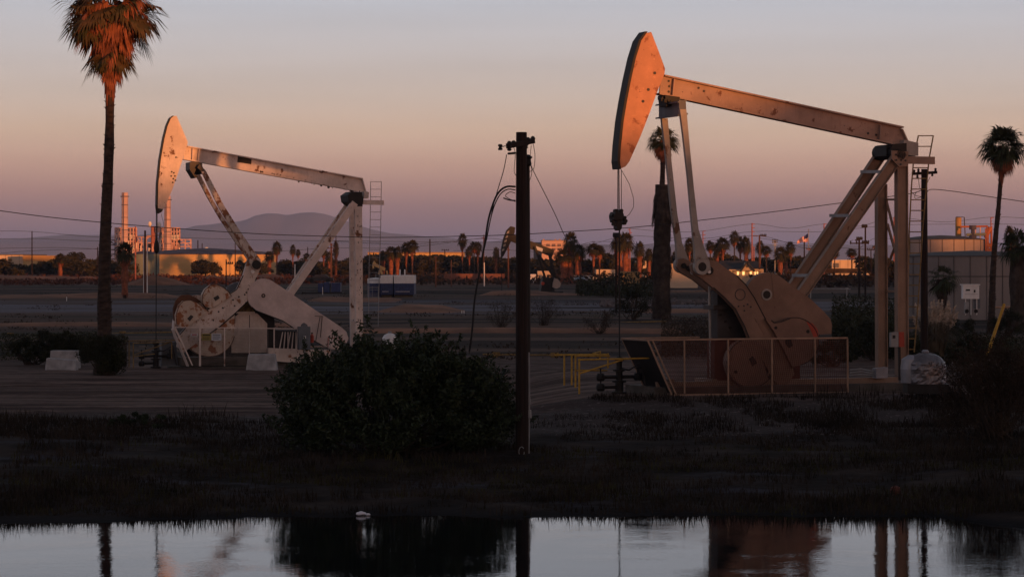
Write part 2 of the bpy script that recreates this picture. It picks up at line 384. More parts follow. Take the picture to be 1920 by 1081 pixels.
def sheet(name, xs_of_y, ys, zf, m, cols):
    ys = np.asarray(ys, float); U = np.linspace(-1, 1, cols); U = np.sign(U) * np.abs(U)**1.5
    X = np.array([U * xs_of_y(y) for y in ys]); Yg = np.repeat(ys[:, None], cols, 1); Z = zf(X, Yg)
    V = np.stack([X, Yg, Z], -1).reshape(-1, 3); R = len(ys)
    i = np.arange(R - 1)[:, None] * cols + np.arange(cols - 1)[None]; Q = np.stack([i, i + 1, i + cols + 1, i + cols], -1).reshape(-1, 4)
    me = bpy.data.meshes.new(name); me.vertices.add(len(V)); me.vertices.foreach_set('co', V.ravel())
    me.loops.add(Q.size); me.loops.foreach_set('vertex_index', Q.ravel().astype(np.int32))
    me.polygons.add(len(Q)); me.polygons.foreach_set('loop_start', np.arange(0, Q.size, 4, dtype=np.int32)); me.polygons.foreach_set('loop_total', np.full(len(Q), 4, dtype=np.int32))
    me.update(calc_edges=True); me.materials.append(m); me.polygons.foreach_set('use_smooth', [True] * len(Q))
    o = bpy.data.objects.new(name, me); COL.objects.link(o); return o
ys = np.concatenate([np.linspace(-700, -20, 20), np.linspace(-15, 50, 30), np.arange(52, 60, 1.), np.arange(60, 100, .16), np.arange(100, 150, .3), np.geomspace(150, 1600, 220), np.geomspace(1700, 21900, 24)])
gm = ground_mat()
ground = sheet('ground', lambda y: 45 + max(0, abs(y) - 60) * .62, ys, gz, gm, 520)
tag(ground, kind='structure')

def water_mat():
    m = bpy.data.materials.new('pond_water'); m.use_nodes = True; t = m.node_tree; b = t.nodes['Principled BSDF']
    b.inputs['Base Color'].default_value = (.006, .007, .008, 1); b.inputs['Roughness'].default_value = .02; b.inputs['IOR'].default_value = 1.33
    b.inputs['Specular IOR Level'].default_value = .27
    co = N(t, 'ShaderNodeTexCoord'); mp = N(t, 'ShaderNodeMapping'); t.links.new(co.outputs['Object'], mp.inputs[0]); mp.inputs['Scale'].default_value = (1.0, 1.6, 1)
    n1 = N(t, 'ShaderNodeTexNoise'); n1.inputs['Scale'].default_value = 5; n1.inputs['Detail'].default_value = 3
    n2 = N(t, 'ShaderNodeTexNoise'); n2.inputs['Scale'].default_value = .35; n2.inputs['Detail'].default_value = 2
    t.links.new(mp.outputs[0], n1.inputs['Vector']); t.links.new(mp.outputs[0], n2.inputs['Vector'])
    r = N(t, 'ShaderNodeMapRange'); r.inputs[1].default_value = .4; r.inputs[2].default_value = .65; r.inputs[3].default_value = .25; r.inputs[4].default_value = 1
    t.links.new(n2.outputs[0], r.inputs[0]); mu = N(t, 'ShaderNodeMath', operation='MULTIPLY'); t.links.new(n1.outputs[0], mu.inputs[0]); t.links.new(r.outputs[0], mu.inputs[1])
    bp = N(t, 'ShaderNodeBump'); bp.inputs['Strength'].default_value = 1; bp.inputs['Distance'].default_value = .0028
    t.links.new(mu.outputs[0], bp.inputs['Height']); t.links.new(bp.outputs[0], b.inputs['Normal'])
    return m
w = MB(); w.add([(-44, 20, 0), (44, 20, 0), (44, 70, 0), (-44, 70, 0)], [(0, 1, 2, 3)])
water = w.build('water', water_mat()); tag(water, kind='structure')

# unseen ridge added behind the viewpoint; crest shaped for shade and sun patches
def ridge():
    Ps = Vector((math.cos(SUN_AZ), math.sin(SUN_AZ), 0)); mb = MB()
    S = np.concatenate([np.arange(-260, 30, 3.), np.arange(30, 75, .35), np.arange(75, 215, 1.5), np.arange(215, 1500, 6.)])
    H = np.interp(S, [-260, 20, 37, 41.5, 44.5, 46.3, 50.6, 51.6, 53.8, 57, 60, 68, 115, 150, 180, 207, 211.6, 212.8, 216.5, 218.5, 224.5, 231, 320, 1500],
                     [15, 17, 18.4, 18.6, 16.6, 15.2, 15.0, 16.3, 16.6, 17.9, 19.4, 21.5, 24, 25, 24, 22, 20.5, 15.4, 15.4, 17.3, 17.3, 15, 15.0, 12.5])
    H = H + .35 * fbm(S * .9, S * 0 + 4, 4) + np.where(S > 210, 1.4 * fbm(S * .05, S * 0 + 8, 3), 0)
    prof = [(120, 0), (140, .55), (150, 1), (165, .97), (230, .5), (300, 0)]
    n = len(prof)
    for s_, h in zip(S, H):
        for D, k in prof:
            p = TS * D + Ps * s_; mb.v.append((p.x, p.y, 3.0 + (h - 3.0) * k))
    mb.n = len(mb.v)
    for i in range(len(S) - 1):
        for j in range(n - 1):
            mb.f.append((i*n + j, i*n + j + 1, (i+1)*n + j + 1, (i+1)*n + j)); mb.m.append(0)
    o = mb.build('shade_ridge', M['scrub2']); tag(o, kind='structure')
ridge()

def mountain(name, prof, d, depth, seed):
    mb = MB(); px = np.array([p[0] for p in prof]); py = np.array([p[1] for p in prof])
    xs = np.linspace(px[0], px[-1], 260); hs = np.interp(xs, px, py)
    hh = (HY - hs) * d / F + CAMZ; X = (xs - CX) * d / F
    hh = np.maximum(hh + 14 * fbm(X * .0024, X * 0 + seed, 5), -20)
    K = 16
    for j in range(K):
        u = j / (K - 1); k = math.sin(math.pi * u)**.8
        yy = d - depth / 2 + depth * u
        z = -20 + (hh + 20) * k + (60 * fbm(X * .0010, X * 0 + yy * .002, 5) * k * (abs(u - .5) > .08))
        for x_, z_ in zip(X, z): mb.v.append((x_, yy, z_))
    mb.n = len(mb.v); n = len(xs)
    for j in range(K - 1):
        for i in range(n - 1): mb.f.append((j*n + i, j*n + i + 1, (j+1)*n + i + 1, (j+1)*n + i)); mb.m.append(0)
    o = mb.build(name, M['hazed_slope'], smooth_=True); tag(o, kind='structure')
mountain('mountains', [(-500, 470), (-200, 452), (60, 447), (130, 438), (230, 441), (300, 440), (340, 434), (380, 427), (420, 421), (450, 419), (470, 416), (485, 408), (510, 403.5), (525, 405), (545, 408), (565, 404), (590, 402), (608, 404), (625, 409), (650, 418), (680, 427), (720, 436), (790, 446), (860, 455), (980, 466), (1300, 478)], 19500, 3000, 3)
mountain('mountains_low', [(-900, 474), (-300, 462), (100, 452), (330, 446), (560, 448), (800, 456), (1100, 459), (1400, 456), (1700, 459), (2000, 462), (2600, 474)], 16500, 1600, 13)

hz = MB(); hz.box((0, 10700, 235), (30000, 22700, 490))
vm = bpy.data.materials.new('haze'); vm.use_nodes = True; vt = vm.node_tree; vt.nodes.clear()
pv = N(vt, 'ShaderNodeVolumePrincipled'); pv.inputs['Density'].default_value = 4.6e-5; pv.inputs['Color'].default_value = (.50, .66, 1.0, 1); pv.inputs['Anisotropy'].default_value = 0
vo = N(vt, 'ShaderNodeOutputMaterial'); vt.links.new(pv.outputs[0], vo.inputs['Volume'])
tag(hz.build('haze', vm), kind='stuff')
# ------------------------------------------------------------------ the two large pumpjacks
class Frame:
    """vertical machine plane through O, turned by a; v = sideways distance from it (away from the viewer)"""
    def __init__(s, px, d, a):
        s.O = Vector(((px - CX) * d / F, d, 0)); s.a = a
        s.B = Vector((math.cos(a), math.sin(a), 0)); s.L = Vector((-math.sin(a), math.cos(a), 0))
    def p(s, px, py, v=0):
        k = (px - CX) / F
        y = (v + s.O.y * math.cos(s.a) - s.O.x * math.sin(s.a)) / (math.cos(s.a) - k * math.sin(s.a))
        return Vector((k * y, y, CAMZ - (py - HY) * y / F))
    def plate(s, mb, pts, v0, v1, mi=0):
        return mb.prism([s.p(x, y, v0) for x, y in pts], s.L * (v1 - v0), mi)
    def bar(s, mb, a, b, v, w, h, mi=0, vb=None):
        return mb.bar(s.p(*a, v), s.p(*b, v if vb is None else vb), w, h, up=s.L, mi=mi)   # h is along L
    def disc(s, mb, c, r, v0, v1, n=28, mi=0, r1=None):
        c0 = s.p(*c, v0); P = []
        for rr, vv in ((r, v0), (r if r1 is None else r1, v1)):
            for k in range(n):
                th = 2 * math.pi * k / n
                P.append(c0 + s.L * (vv - v0) + s.B * math.cos(th) * rr + Vector((0, 0, math.sin(th) * rr)))
        mb.add(P, [tuple(range(n)), tuple(range(2*n-1, n-1, -1))] + [(k, k + n, (k+1) % n + n, (k+1) % n) for k in range(n)], mi)
        return mb
    def ring(s, mb, c, r0, r1, v0, v1, n=28, mi=0):
        c0 = s.p(*c, v0); P = []
        for rr, vv in ((r0, v0), (r1, v0), (r1, v1), (r0, v1)):
            for k in range(n):
                th = 2 * math.pi * k / n
                P.append(c0 + s.L * (vv - v0) + s.B * math.cos(th) * rr + Vector((0, 0, math.sin(th) * rr)))
        fs = []
        for j in range(4):
            for k in range(n):
                a = j*n + k; b = j*n + (k+1) % n; e = ((j+1) % 4)*n; fs.append((a, b, e + (k+1) % n, e + k))
        return mb.add(P, fs, mi)
def arc_pts(c, r, a0, a1, n=10, ry=None):
    ry = ry or r
    return [(c[0] + r * math.cos(math.radians(a0 + (a1 - a0) * i / n)), c[1] - ry * math.sin(math.radians(a0 + (a1 - a0) * i / n))) for i in range(n + 1)]
def bolts(fr, mb, pts, v, r=.035, h=.03):
    for q in pts: fr.disc(mb, q, r, v - h, v, n=6)

def edge_line(fr, pts, v, parent, w=.03, name='shade_rust_line', m='blackmetal'):  # dark strips painting gap shade along edges; with rustline they are rust edges
    mb = MB()
    for a, b in zip(pts, pts[1:]): fr.bar(mb, a, b, v - .008, w, .016)
    return mb.build(name, M[m], parent)
# ---------- right jack
A20 = math.radians(20)
R = Frame(1450, 98, A20)
ro = R.p(1450, 738, .1); ro.z = g(ro.x, ro.y)
PR = thing('pumpjack', ro, 'large tan pumpjack on the right with orange lit horse head and mesh guard', 'pumpjack', 'large pumpjacks')
HV = (-.16, .36)
mb = MB()
R.plate(mb, [(1211,61),(1216,62),(1221,60),(1235,96),(1247,129),(1246,139),(1232,173),(1218,212),(1200,258),(1180,303),(1173,312),(1164,316),
             (1162,300),(1163,272),(1168,225),(1174,190),(1182,150),(1191,112),(1200,80)], HV[0], HV[1])
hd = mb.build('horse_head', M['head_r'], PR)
mb = MB()
arc = [(1210,59),(1198,76),(1188,108),(1179,148),(1171,190),(1165,226),(1160,272),(1158,302),(1160,317)]
for a, b in zip(arc, arc[1:]): 
    P0, P1 = R.p(*a, HV[0] - .05), R.p(*b, HV[0] - .05); off = R.L * (HV[1] - HV[0] + .10)
    q0, q1 = P0 + R.B * .10, P1 + R.B * .10
    mb.add([P0, P1, P1 + off, P0 + off, q0, q1, q1 + off, q0 + off], [(0,3,2,1), (4,5,6,7), (0,1,5,4), (3,7,6,2), (0,4,7,3), (1,2,6,5)])
mb.build('cable_track', M['blackmetal'], hd)
mb = MB(); bolts(R, mb, [(1216,168),(1206,190),(1228,137)], HV[0], .06); mb.build_each('bolt', M['darkmetal'], hd)
# walking beam: web, flanges, stiffeners
mb = MB(); bv = .1
R.plate(mb, [(1240,143),(1690,240),(1703,270),(1680,272),(1236,176)], bv - .03, bv + .03)
for (a, b) in (((1243,142),(1690,239)), ((1233,176),(1682,272))):
    R.bar(mb, a, b, bv, .06, .42)
for (a, b) in (((1263,148),(1260,180)), ((1690,242),(1703,271)), ((1650,234),(1648,262)),):
    R.bar(mb, a, b, bv - .1, .05, .2)
beam = mb.build('walking_beam', M['beam_r'], PR)
mb = MB(); bolts(R, mb, [(1254,152),(1255,162),(1254,172),(1310,165),(1320,171),(1628,250),(1643,253)], bv - .03, .05, .02); mb.build_each('bolt', M['darkmetal'], beam)
mb = MB(); R.plate(mb, [(1696,262),(1722,268),(1722,292),(1697,291),(1690,280)], -.25, .45); mb.build('beam_end_block', M['pitman_r'], beam)
mb = MB()
R.disc(mb, (1682,284), .30, -.55, .95); R.plate(mb, [(1662,272),(1700,268),(1700,292),(1662,292)], -.35, .6); R.disc(mb, (1690,290), .2, -.8, -.6)
mb.build('saddle_bearing', M['blackmetal'], PR)
# equalizer
mb = MB(); R.plate(mb, [(1247,178),(1275,182),(1272,198),(1250,200)], -.25, .45); R.plate(mb, [(1241,181),(1280,186),(1280,190),(1241,186)], -.1, .3)
for k in range(7): R.bar(mb, (1240 + 6*k, 184 + 1.5*k), (1240 + 6*k, 190 + 1.5*k + k % 3), -.25, .05, .1)
mb.build('equalizer_bearing', M['blackmetal'], PR)
mb = MB()
R.plate(mb, [(1273,187),(1286,190),(1287,214),(1274,213)], -1.1, -1.0)
p0 = R.p(1275, 190, -1.05); 
mb.prism([R.p(1275,191,-1.05), R.p(1275,218,-1.05), R.p(1283,216,-1.05), R.p(1283,190,-1.05)], R.L * 2.0)
R.plate(mb, [(1271,215),(1290,212),(1290,215),(1271,218)], -1.12, 1.0); R.plate(mb, [(1271,190),(1288,187),(1288,190),(1271,193)], -1.12, 1.0)
mb.build('equalizer', M['bluegrey'], PR)
# pitmans
for (v0, v1, pts, c) in ((-1.22, -1.06, [(1275,205),(1287,205),(1293,270),(1301,350),(1310,430),(1320,462),(1331,492),(1333,505),(1320,514),(1307,505),(1303,492),(1303,470),(1299,430),(1290,330),(1281,250)], (1317,500)),
                         (.62, .78, [(1241,222),(1252,222),(1259,300),(1270,400),(1279,455),(1292,488),(1290,500),(1279,505),(1270,498),(1269,480),(1268,455),(1260,400),(1250,300)], (1280,497))):
    mb = MB(); R.plate(mb, pts, v0, v1)
    R.ring(mb, c, .17, .30, v0 - .06, v1 + .02)
    pm = mb.build('pitman_arm', M['pitman_r'], PR)
    mb = MB(); R.disc(mb, c, .18, v0 - .05, v1); mb.build('crank_pin_bearing', M['blackmetal'], pm)
# cranks
cr_out = [(1296,497),(1301,492),(1313,492),(1330,487),(1345,490),(1360,502),(1382,516),(1398,532),(1414,556),(1437,600),(1460,640),(1483,678),(1490,700),(1478,718),(1462,724),(1446,708),(1432,680),(1410,648),(1396,612),(1379,580),(1360,560),(1338,540),(1316,522),(1300,512)]
mb = MB(); R.plate(mb, cr_out, -1.02, -.80)
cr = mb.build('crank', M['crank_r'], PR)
edge_line(R, [(1382,517),(1398,533),(1414,557),(1437,601),(1460,641),(1482,678)], -1.02, cr, .035)
edge_line(R, [(1338,539),(1360,559),(1379,579),(1396,611),(1410,647),(1432,680),(1446,707)], -1.02, cr, .045)
mb = MB(); R.plate(mb, [(1421,606),(1424,604),(1436,626),(1433,628)], -1.035, -1.02); R.plate(mb, [(1415,596),(1417,595),(1421,603),(1419,604)], -1.035, -1.02); mb.build('cast_rib', M['weight_r'], cr)
mb = MB(); bolts(R, mb, [(1395,573),(1402,570),(1408,575),(1396,582),(1385,574)], -1.02, .035, .02); R.ring(mb, (1388,552), .19, .22, -1.03, -1.02); R.ring(mb, (1317,503), .15, .19, -1.05, -1.02); mb.build_each('bolt', M['darkmetal'], cr)
mb = MB(); R.disc(mb, (1331,507), .15, -1.10, -1.02); mb.build_each('crank_pin_hole', M['blackmetal'], cr)
mb = MB(); R.disc(mb, (1330,509), .07, -1.13, -1.02); mb.build('crank_pin_cap', M['white'], cr)
mb = MB()
R.plate(mb, [(1272,486),(1282,484),(1300,492),(1318,500),(1340,512),(1362,540),(1392,586),(1400,620),(1370,600),(1352,568),(1330,548),(1300,524),(1278,512),(1269,500)], .42, .60)
cr2 = mb.build('crank', M['crank_r'], PR)
mb = MB(); R.disc(mb, (1283,498), .10, .36, .42); R.disc(mb, (1292,503), .10, .36, .42); mb.build_each('crank_pin_hole', M['blackmetal'], cr2)
mb = MB(); R.disc(mb, (1299,511), .07, .34, .42); mb.build('crank_pin_cap', M['white'], cr2)
# counterweights (near side: one each side of the crank; far side one more)
w1 = arc_pts((1408,680), 45, 75, 320, 22, 46); w1 = w1 + [(1440,712),(1432,680),(1418,655)]
mb = MB(); R.plate(mb, w1, -1.22, -.86); R.ring(mb, (1408,682), .80, .86, -1.24, -1.22)
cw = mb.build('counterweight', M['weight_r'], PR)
edge_line(R, arc_pts((1408,680), 45, 75, 320, 30, 46), -1.22, cw, .03)
mb = MB(); R.plate(mb, [(1404,672),(1412,667),(1420,680),(1411,686)], -1.24, -1.21); R.disc(mb, (1380,697), .07, -1.24, -1.21, 10); mb.build_each('weight_slot', M['blackmetal'], cw)
w2 = [(1446,600),(1452,605),(1462,604),(1478,598)] + arc_pts((1490,640), 45, 100, -75, 20, 45) + [(1486,688),(1470,655),(1452,622),(1436,598)]
mb = MB(); R.plate(mb, w2, -1.20, -.86)
cw = mb.build('counterweight', M['weight_r'], PR)
edge_line(R, [(1446,600),(1452,605),(1462,604),(1478,598)] + arc_pts((1490,640), 45, 100, -75, 24, 45), -1.20, cw, .03)
mb = MB(); R.plate(mb, [(1474,636),(1484,636),(1487,648),(1479,652),(1472,642)], -1.22, -1.19); R.disc(mb, (1515,621), .07, -1.22, -1.19, 10); R.disc(mb, (1455,614), .06, -1.22, -1.19, 10); mb.build_each('weight_slot', M['blackmetal'], cw)
mb = MB(); R.plate(mb, [(1512,602),(1524,606),(1533,618),(1535,630),(1526,632),(1520,618)], -1.205, -1.1); mb.build('red_patch', M['red'], cw)
mb = MB(); R.plate(mb, arc_pts((1400,660), 48, 60, 300, 20), .35, .62); mb.build('counterweight', M['weight_r'], PR)
# belt guard
bgp = arc_pts((1440,552), 41, 180, 48, 14) + [(1492,540),(1520,560),(1546,585),(1557,598),(1560,608),(1559,626),(1500,628),(1446,628),(1420,600),(1402,580)]
mb = MB(); R.plate(mb, bgp, -.78, -.50)
R.bar(mb, (1446,512), (1452,560), -.785, .02, .02)
gu = mb.build('belt_guard', M['crank_r'], PR)
mb = MB(); R.ring(mb, (1438,552), .15, .22, -.81, -.78, 20); mb.build('hub_ring', M['pitman_r'], gu)
mb = MB(); R.disc(mb, (1438,552), .15, -.83, -.77, 20); mb.build('hub_hole', M['blackmetal'], gu)
# gearbox, front post and pedestal
mb = MB(); R.plate(mb, [(1345,545),(1372,540),(1420,560),(1430,636),(1345,640)], -.3, .4)
R.plate(mb, [(1338,572),(1412,570),(1412,578),(1338,580)], -.45, .5)
gb = mb.build('gearbox', M['darkmetal'], PR)
mb = MB(); bolts(R, mb, [(1352 + 9*i, 590 + 12*(i % 3)) for i in range(7)], -.3, .05, .06); mb.build_each('bolt', M['blackmetal'], gb)
mb = MB(); R.plate(mb, [(1340,638),(1500,636),(1500,718),(1340,718)], -.3, .4); mb.build('pedestal', M['mesh_r'], PR)
mb = MB(); mb.tube([R.p(1330,525,.1), R.p(1331,600,.1), R.p(1333,706,.1)], .05, 8); mb.build('conduit', M['pitman_r'], PR)
# samson structure
for (v0, q0, q1) in ((-.60, (1684,292), (1492,566)), (.95, (1650,292), (1472,560))):
    mb = MB(); R.bar(mb, q0, q1, v0, .40, .03); 
    e = R.p(*q1, v0) + (R.p(*q1, v0) - R.p(*q0, v0)) * .5
    e2 = R.p(*q1, v0)
    mb.bar(e2, e, .40, .03, up=R.L)
    for sgn in (-1, 1):   # flanges
        dd = (R.p(*q1, v0) - R.p(*q0, v0)).normalized(); nn = dd.cross(R.L).normalized() * .2 * sgn
        mb.bar(R.p(*q0, v0) + nn, e + nn, .03, .24, up=R.L)
    mb.build('front_leg', M['post_r'], PR)
for (v0, x0, x1, yt, yb) in ((-.60, 1683, 1703, 288, 704), (1.05, 1646, 1664, 345, 694)):
    mb = MB(); xm = (x0 + x1) / 2
    R.plate(mb, [(xm-1, yt), (xm+1, yt), (xm+2, yb), (xm, yb)], v0 - .02, v0 + .02)
    R.plate(mb, [(x0, yt), (x0+1.6, yt), (x0+2.6, yb), (x0+1, yb)], v0 - .14, v0 + .14)
    R.plate(mb, [(x1-1.6, yt), (x1, yt), (x1+1, yb), (x1-.6, yb)], v0 - .14, v0 + .14)
    R.plate(mb, [(x0+1.6, yt), (x1-1.6, yt), (x1-.6, yb), (x0+2.6, yb)], v0 - .05, v0 - .01)
    mb.build('rear_post', M['post_r'], PR)
mb = MB(); R.plate(mb, [(1672,282),(1703,284),(1703,312),(1686,313),(1672,298)], -.80, -.74); gp = mb.build('gusset_plate', M['post_r'], PR)
mb = MB(); bolts(R, mb, [(1680,290),(1689,290),(1698,291),(1681,300),(1690,300),(1698,301),(1689,308)], -.80, .045, .02); mb.build_each('bolt', M['darkmetal'], gp)
for (qn, qf) in (((1655,322),(1618,322)), ((1596,404),(1560,404)), ((1520,516),(1490,516))):
    mb = MB(); a = R.p(*qn, -.6); b = R.p(*qf, .95); mb.bar(a, b, .24, .12, up=(0,0,1)); mb.build('cross_plate', M['steel'], PR)
for (q0, v0, q1, v1) in (((1690,374),-.55,(1662,374),1.0), ((1690,546),-.55,(1662,546),1.0), ((1662,376),1.0,(1686,470),-.5), ((1690,430),-.5,(1664,500),1.0), ((1664,420),1.0,(1692,520),-.5)):
    mb = MB(); mb.bar(R.p(*q0, v0), R.p(*q1, v1), .08, .08); mb.build('cross_brace', M['post_r'], PR)
# skid and foundation
mb = MB(); R.plate(mb, [(1232,716),(1600,708),(1684,706),(1686,728),(1600,732),(1236,737)], -.95, -.75); R.plate(mb, [(1228,716),(1684,706),(1686,728),(1230,737)], .75, .95)
for x in (1260, 1340, 1440, 1540, 1640, 1676): mb.bar(R.p(x, 716, -.8), R.p(x - 33, 714, .8), .2, .25)
mb.build('skid_base', M['post_r'], PR)
mb = MB(); b0 = R.p(1225, 736, -1.3); b1 = R.p(1690, 736, -1.3)
c = (b0 + b1) / 2 + R.L * 1.3; c.z = g(c.x, c.y) + .02
mb.box(c, ((b1 - b0).length, 2.8, .5), Matrix.Rotation(A20, 3, 'Z')); mb.build('foundation', M['conc2'], PR)
# bridle cables, carrier bar, rod
mb = MB()
for v0, x0, x1 in ((-.12, 1158.5, 1158.5), (.30, 1160.5, 1161)): mb.tube([R.p(x0, 300, v0), R.p(x0, 318, v0), R.p(x1, 402, v0)], .018, 6)
mb.tube([R.p(1165,318,.1), R.p(1165,400,.1)], .014, 5)
br = mb.build('bridle_cable', M['wire'], PR)
mb = MB(); pts = [R.p(1157 + 26*math.sin(t*math.pi)*(.4+.6*t), 322 + 88*t, -.15) for t in [i/12 for i in range(13)]]
mb.tube([R.p(1163,315,-.15), R.p(1180,345,-.15), R.p(1188,372,-.15), R.p(1188,388,-.15), R.p(1180,402,-.15), R.p(1168,410,-.15)], .011, 5); mb.build('loose_wire', M['wire'], PR)
mb = MB()
R.plate(mb, [(1154,397),(1168,397),(1170,403),(1168,412),(1152,412),(1151,404)], -.2, .3)
R.plate(mb, [(1156,412),(1168,412),(1166,428),(1163,432),(1159,432),(1156,428)], -.1, .2)
for (x, y) in ((1150,404),(1150,414),(1153,420),(1172,408),(1174,414),(1172,418),(1156,395),(1166,395)): R.disc(mb, (x, y), .07, -.1, .1, 8)
mb.build('carrier_bar', M['blackmetal'], PR)
mb = MB(); mb.tube([R.p(1161.5, 428, .05), R.p(1161.5, 690, .05)], .028, 8); mb.build('polished_rod', M['blackmetal'], PR)
# guard enclosure
GV = -1.75
def tri_fill(fr, mb, quad, v, nu, nv, r):
    A, Bq, C, D = [fr.p(*q, v) for q in quad]      # A top-left, B top-right, C bottom-right, D bottom-left
    for i in range(nu + 1):
        u = i / nu; mb.bar(A.lerp(Bq, u), D.lerp(C, u), r, r)
    for j in range(nv + 1):
        u = j / nv; mb.bar(A.lerp(D, u), Bq.lerp(C, u), r, r)
gd = thing('guard_rail', R.p(1420,738,GV), 'long low guard of rusty mesh panels along the foot of the right pumpjack', 'guard')
mb = MB()
R.bar(mb, (1213,637), (1589,633), GV, .06, .06); R.bar(mb, (1264,740), (1591,735), GV, .05, .05)
R.bar(mb, (1214,637), (1259,739), GV, .06, .06); R.bar(mb, (1223,637), (1268,740), GV, .05, .05)
mb.bar(R.p(1213,637,GV), R.p(1213,637,GV) + R.L * 2.4, .06, .06); q = R.p(1259,739,GV); mb.bar(q, q + R.L * 2.4, .06, .06)
mb.bar(R.p(1213,637,GV) + R.L * 2.4, q + R.L * 2.4, .06, .06)
f0 = R.p(1213,637,GV) + R.L * 2.4; mb.bar(f0, f0 + R.B * 3.2, .05, .05)
mb.build('frame', M['rail'], gd)
for x in (1283, 1365, 1447, 1528, 1589):
    mb = MB(); R.bar(mb, (x, 635), (x + .5, 737), GV - .03, .055, .055); mb.build('upright', M['rail'], gd)
mb = MB(); tri_fill(R, mb, [(1225,639),(1588,635),(1590,734),(1269,738)], GV + .05, 92, 26, .012); mb.build('mesh_panel', M['mesh_r'], gd)
mb = MB(); A = R.p(1213,640,GV); Bq = A + R.L * 2.4; D = R.p(1259,737,GV); C = D + R.L * 2.4
mb.add([A, Bq, C, D] + [p + R.B * .03 for p in (A, Bq, C, D)], [(0,1,2,3),(4,7,6,5),(0,3,7,4),(1,5,6,2)]); mb.build('end_panel', M['blackmetal'], gd)

# wellhead with valves in front of the right jack
def wellhead(fr, px, yt, yb, s, label, group=None):
    base = fr.p(px, yb, .05); base.z = g(base.x, base.y)
    t = thing('wellhead', base, label, 'wellhead', group); top = fr.p(px, yt, .05)
    mb = MB(); h = top.z - base.z
    mb.lathe(base, [(.28*s,0),(.28*s,.08),(.16*s,.09),(.16*s,h*.3),(.27*s,h*.31),(.27*s,h*.36),(.13*s,h*.37),(.13*s,h*.6),(.24*s,h*.61),(.24*s,h*.66),(.11*s,h*.67),(.11*s,h*.88),(.18*s,h*.89),(.18*s,h*.95),(.07*s,h)], 16)
    mb.build('casing_head', M['blackmetal'], t)
    for k, (sx, zz) in enumerate(((-1, .45), (1, .45), (-1, .18))):
        a = base + Vector((0,0,h*zz)); e = a + fr.B * sx * .75 * s
        mb = MB(); mb.tube([a, e], .06*s, 10); mb.lathe(e, [(.13*s,-.14*s),(.17*s,-.05*s),(.17*s,.05*s),(.13*s,.14*s)], 10); mb.tube([e, e + Vector((0,0,.34*s))], .03*s, 6)
        pi = mb.build('valve', M['blackmetal'], t)
        mb = MB(); mb.lathe(e + Vector((0,0,.34*s)), [(.14*s,-.015),(.16*s,0),(.14*s,.015)], 14); mb.build('hand_wheel', M['darkmetal'], pi)
    mb = MB(); a = base + Vector((0,0,h*.7)); mb.tube([a, a + fr.B*.4*s + Vector((0,0,-.1)), a + fr.B*.9*s + Vector((0,0,.2*s)), a + fr.B * 1.1*s + Vector((0,0,-h*.6))], .035*s, 8); mb.build('flow_line', M['darkmetal'], t)
    return t
wellhead(R, 1161, 668, 736, 1.0, 'dark wellhead with hand valves below the rod of the right pumpjack', 'wellheads')

# yellow handrail beside it
def handrail(fr, pts_posts, rails, label, name='handrail', mt='yellow', r=.035):
    base = fr.p(pts_posts[0][0], pts_posts[0][2], pts_posts[0][3]); t = thing(name, base, label, 'railing', 'railings at the wellheads')
    for (x, y0, y1, v) in pts_posts:
        mb = MB(); mb.tube([fr.p(x, y0, v), fr.p(x, y1, v)], r, 6); mb.build('post', M[mt], t)
    for (a, va, b, vb) in rails:
        mb = MB(); mb.tube([fr.p(*a, va), fr.p(*b, vb)], r * .9, 6); mb.build('rail', M[mt], t)
    return t
handrail(R, [(1058,664,722,1.5),(1072,664,722,.5),(1079,666,726,-.2),(1086,672,738,-1.2),(1140,662,690,1.0),(1125,658,672,2.)],
         [((1040,665),2,(1140,664),1.0),((1079,667),-.2,(1143,667),.6),((1081,694),-.2,(1138,694),.6),((1086,700),-1.2,(1168,674),-1.0),((1084,674),-1.2,(1225,671),-1.2),((1112,662),1.5,(1126,659),2.)],
         'yellow pipe handrail beside the wellhead of the right pumpjack')

# ladder behind the right jack
def ladder(fr, rail_l, rail_r, v, nr, r, label, m='darkmetal', stop=None):
    base = fr.p(*rail_l[-1], v); t = thing('ladder', base, label, 'ladder', 'ladders behind the pumpjacks')
    for rl in (rail_l, rail_r):
        mb = MB(); mb.tube([fr.p(*q, v) for q in rl], r, 6); mb.build('rail', M[m], t)
    def at(rl, y):
        for a, b in zip(rl, rl[1:]):
            if a[1] <= y <= b[1]: u = (y - a[1]) / (b[1] - a[1]); return a[0] + (b[0] - a[0]) * u
        return rl[-1][0] if y > rl[-1][1] else rl[0][0]
    y0 = max(rail_l[0][1], rail_r[0][1]); y1 = min(rail_l[-1][1], rail_r[-1][1]); nn = int((y1 - y0) / nr)
    for i in range(nn + 1):
        y = y0 + .6 + i * nr; mb = MB(); mb.tube([fr.p(at(rail_l, y), y, v), fr.p(at(rail_r, y), y, v)], r * .8, 5); mb.build('rung', M[m], t)
    return t
ladder(R, [(1722,254),(1713,298),(1709,350),(1705,430),(1702,560),(1700,660)], [(1750,254),(1742,298),(1737,350),(1730,430),(1722,560),(1714,660)], 2.3, 20, .028, 'dark steel ladder rising behind the posts of the right pumpjack', 'dullyellow')
mb = MB(); a = R.p(1700,300,1.0); mb.bar(a, R.p(1751,301,1.6), .12, .30); mb.build('walkway_plank', M['post_r'], PR)

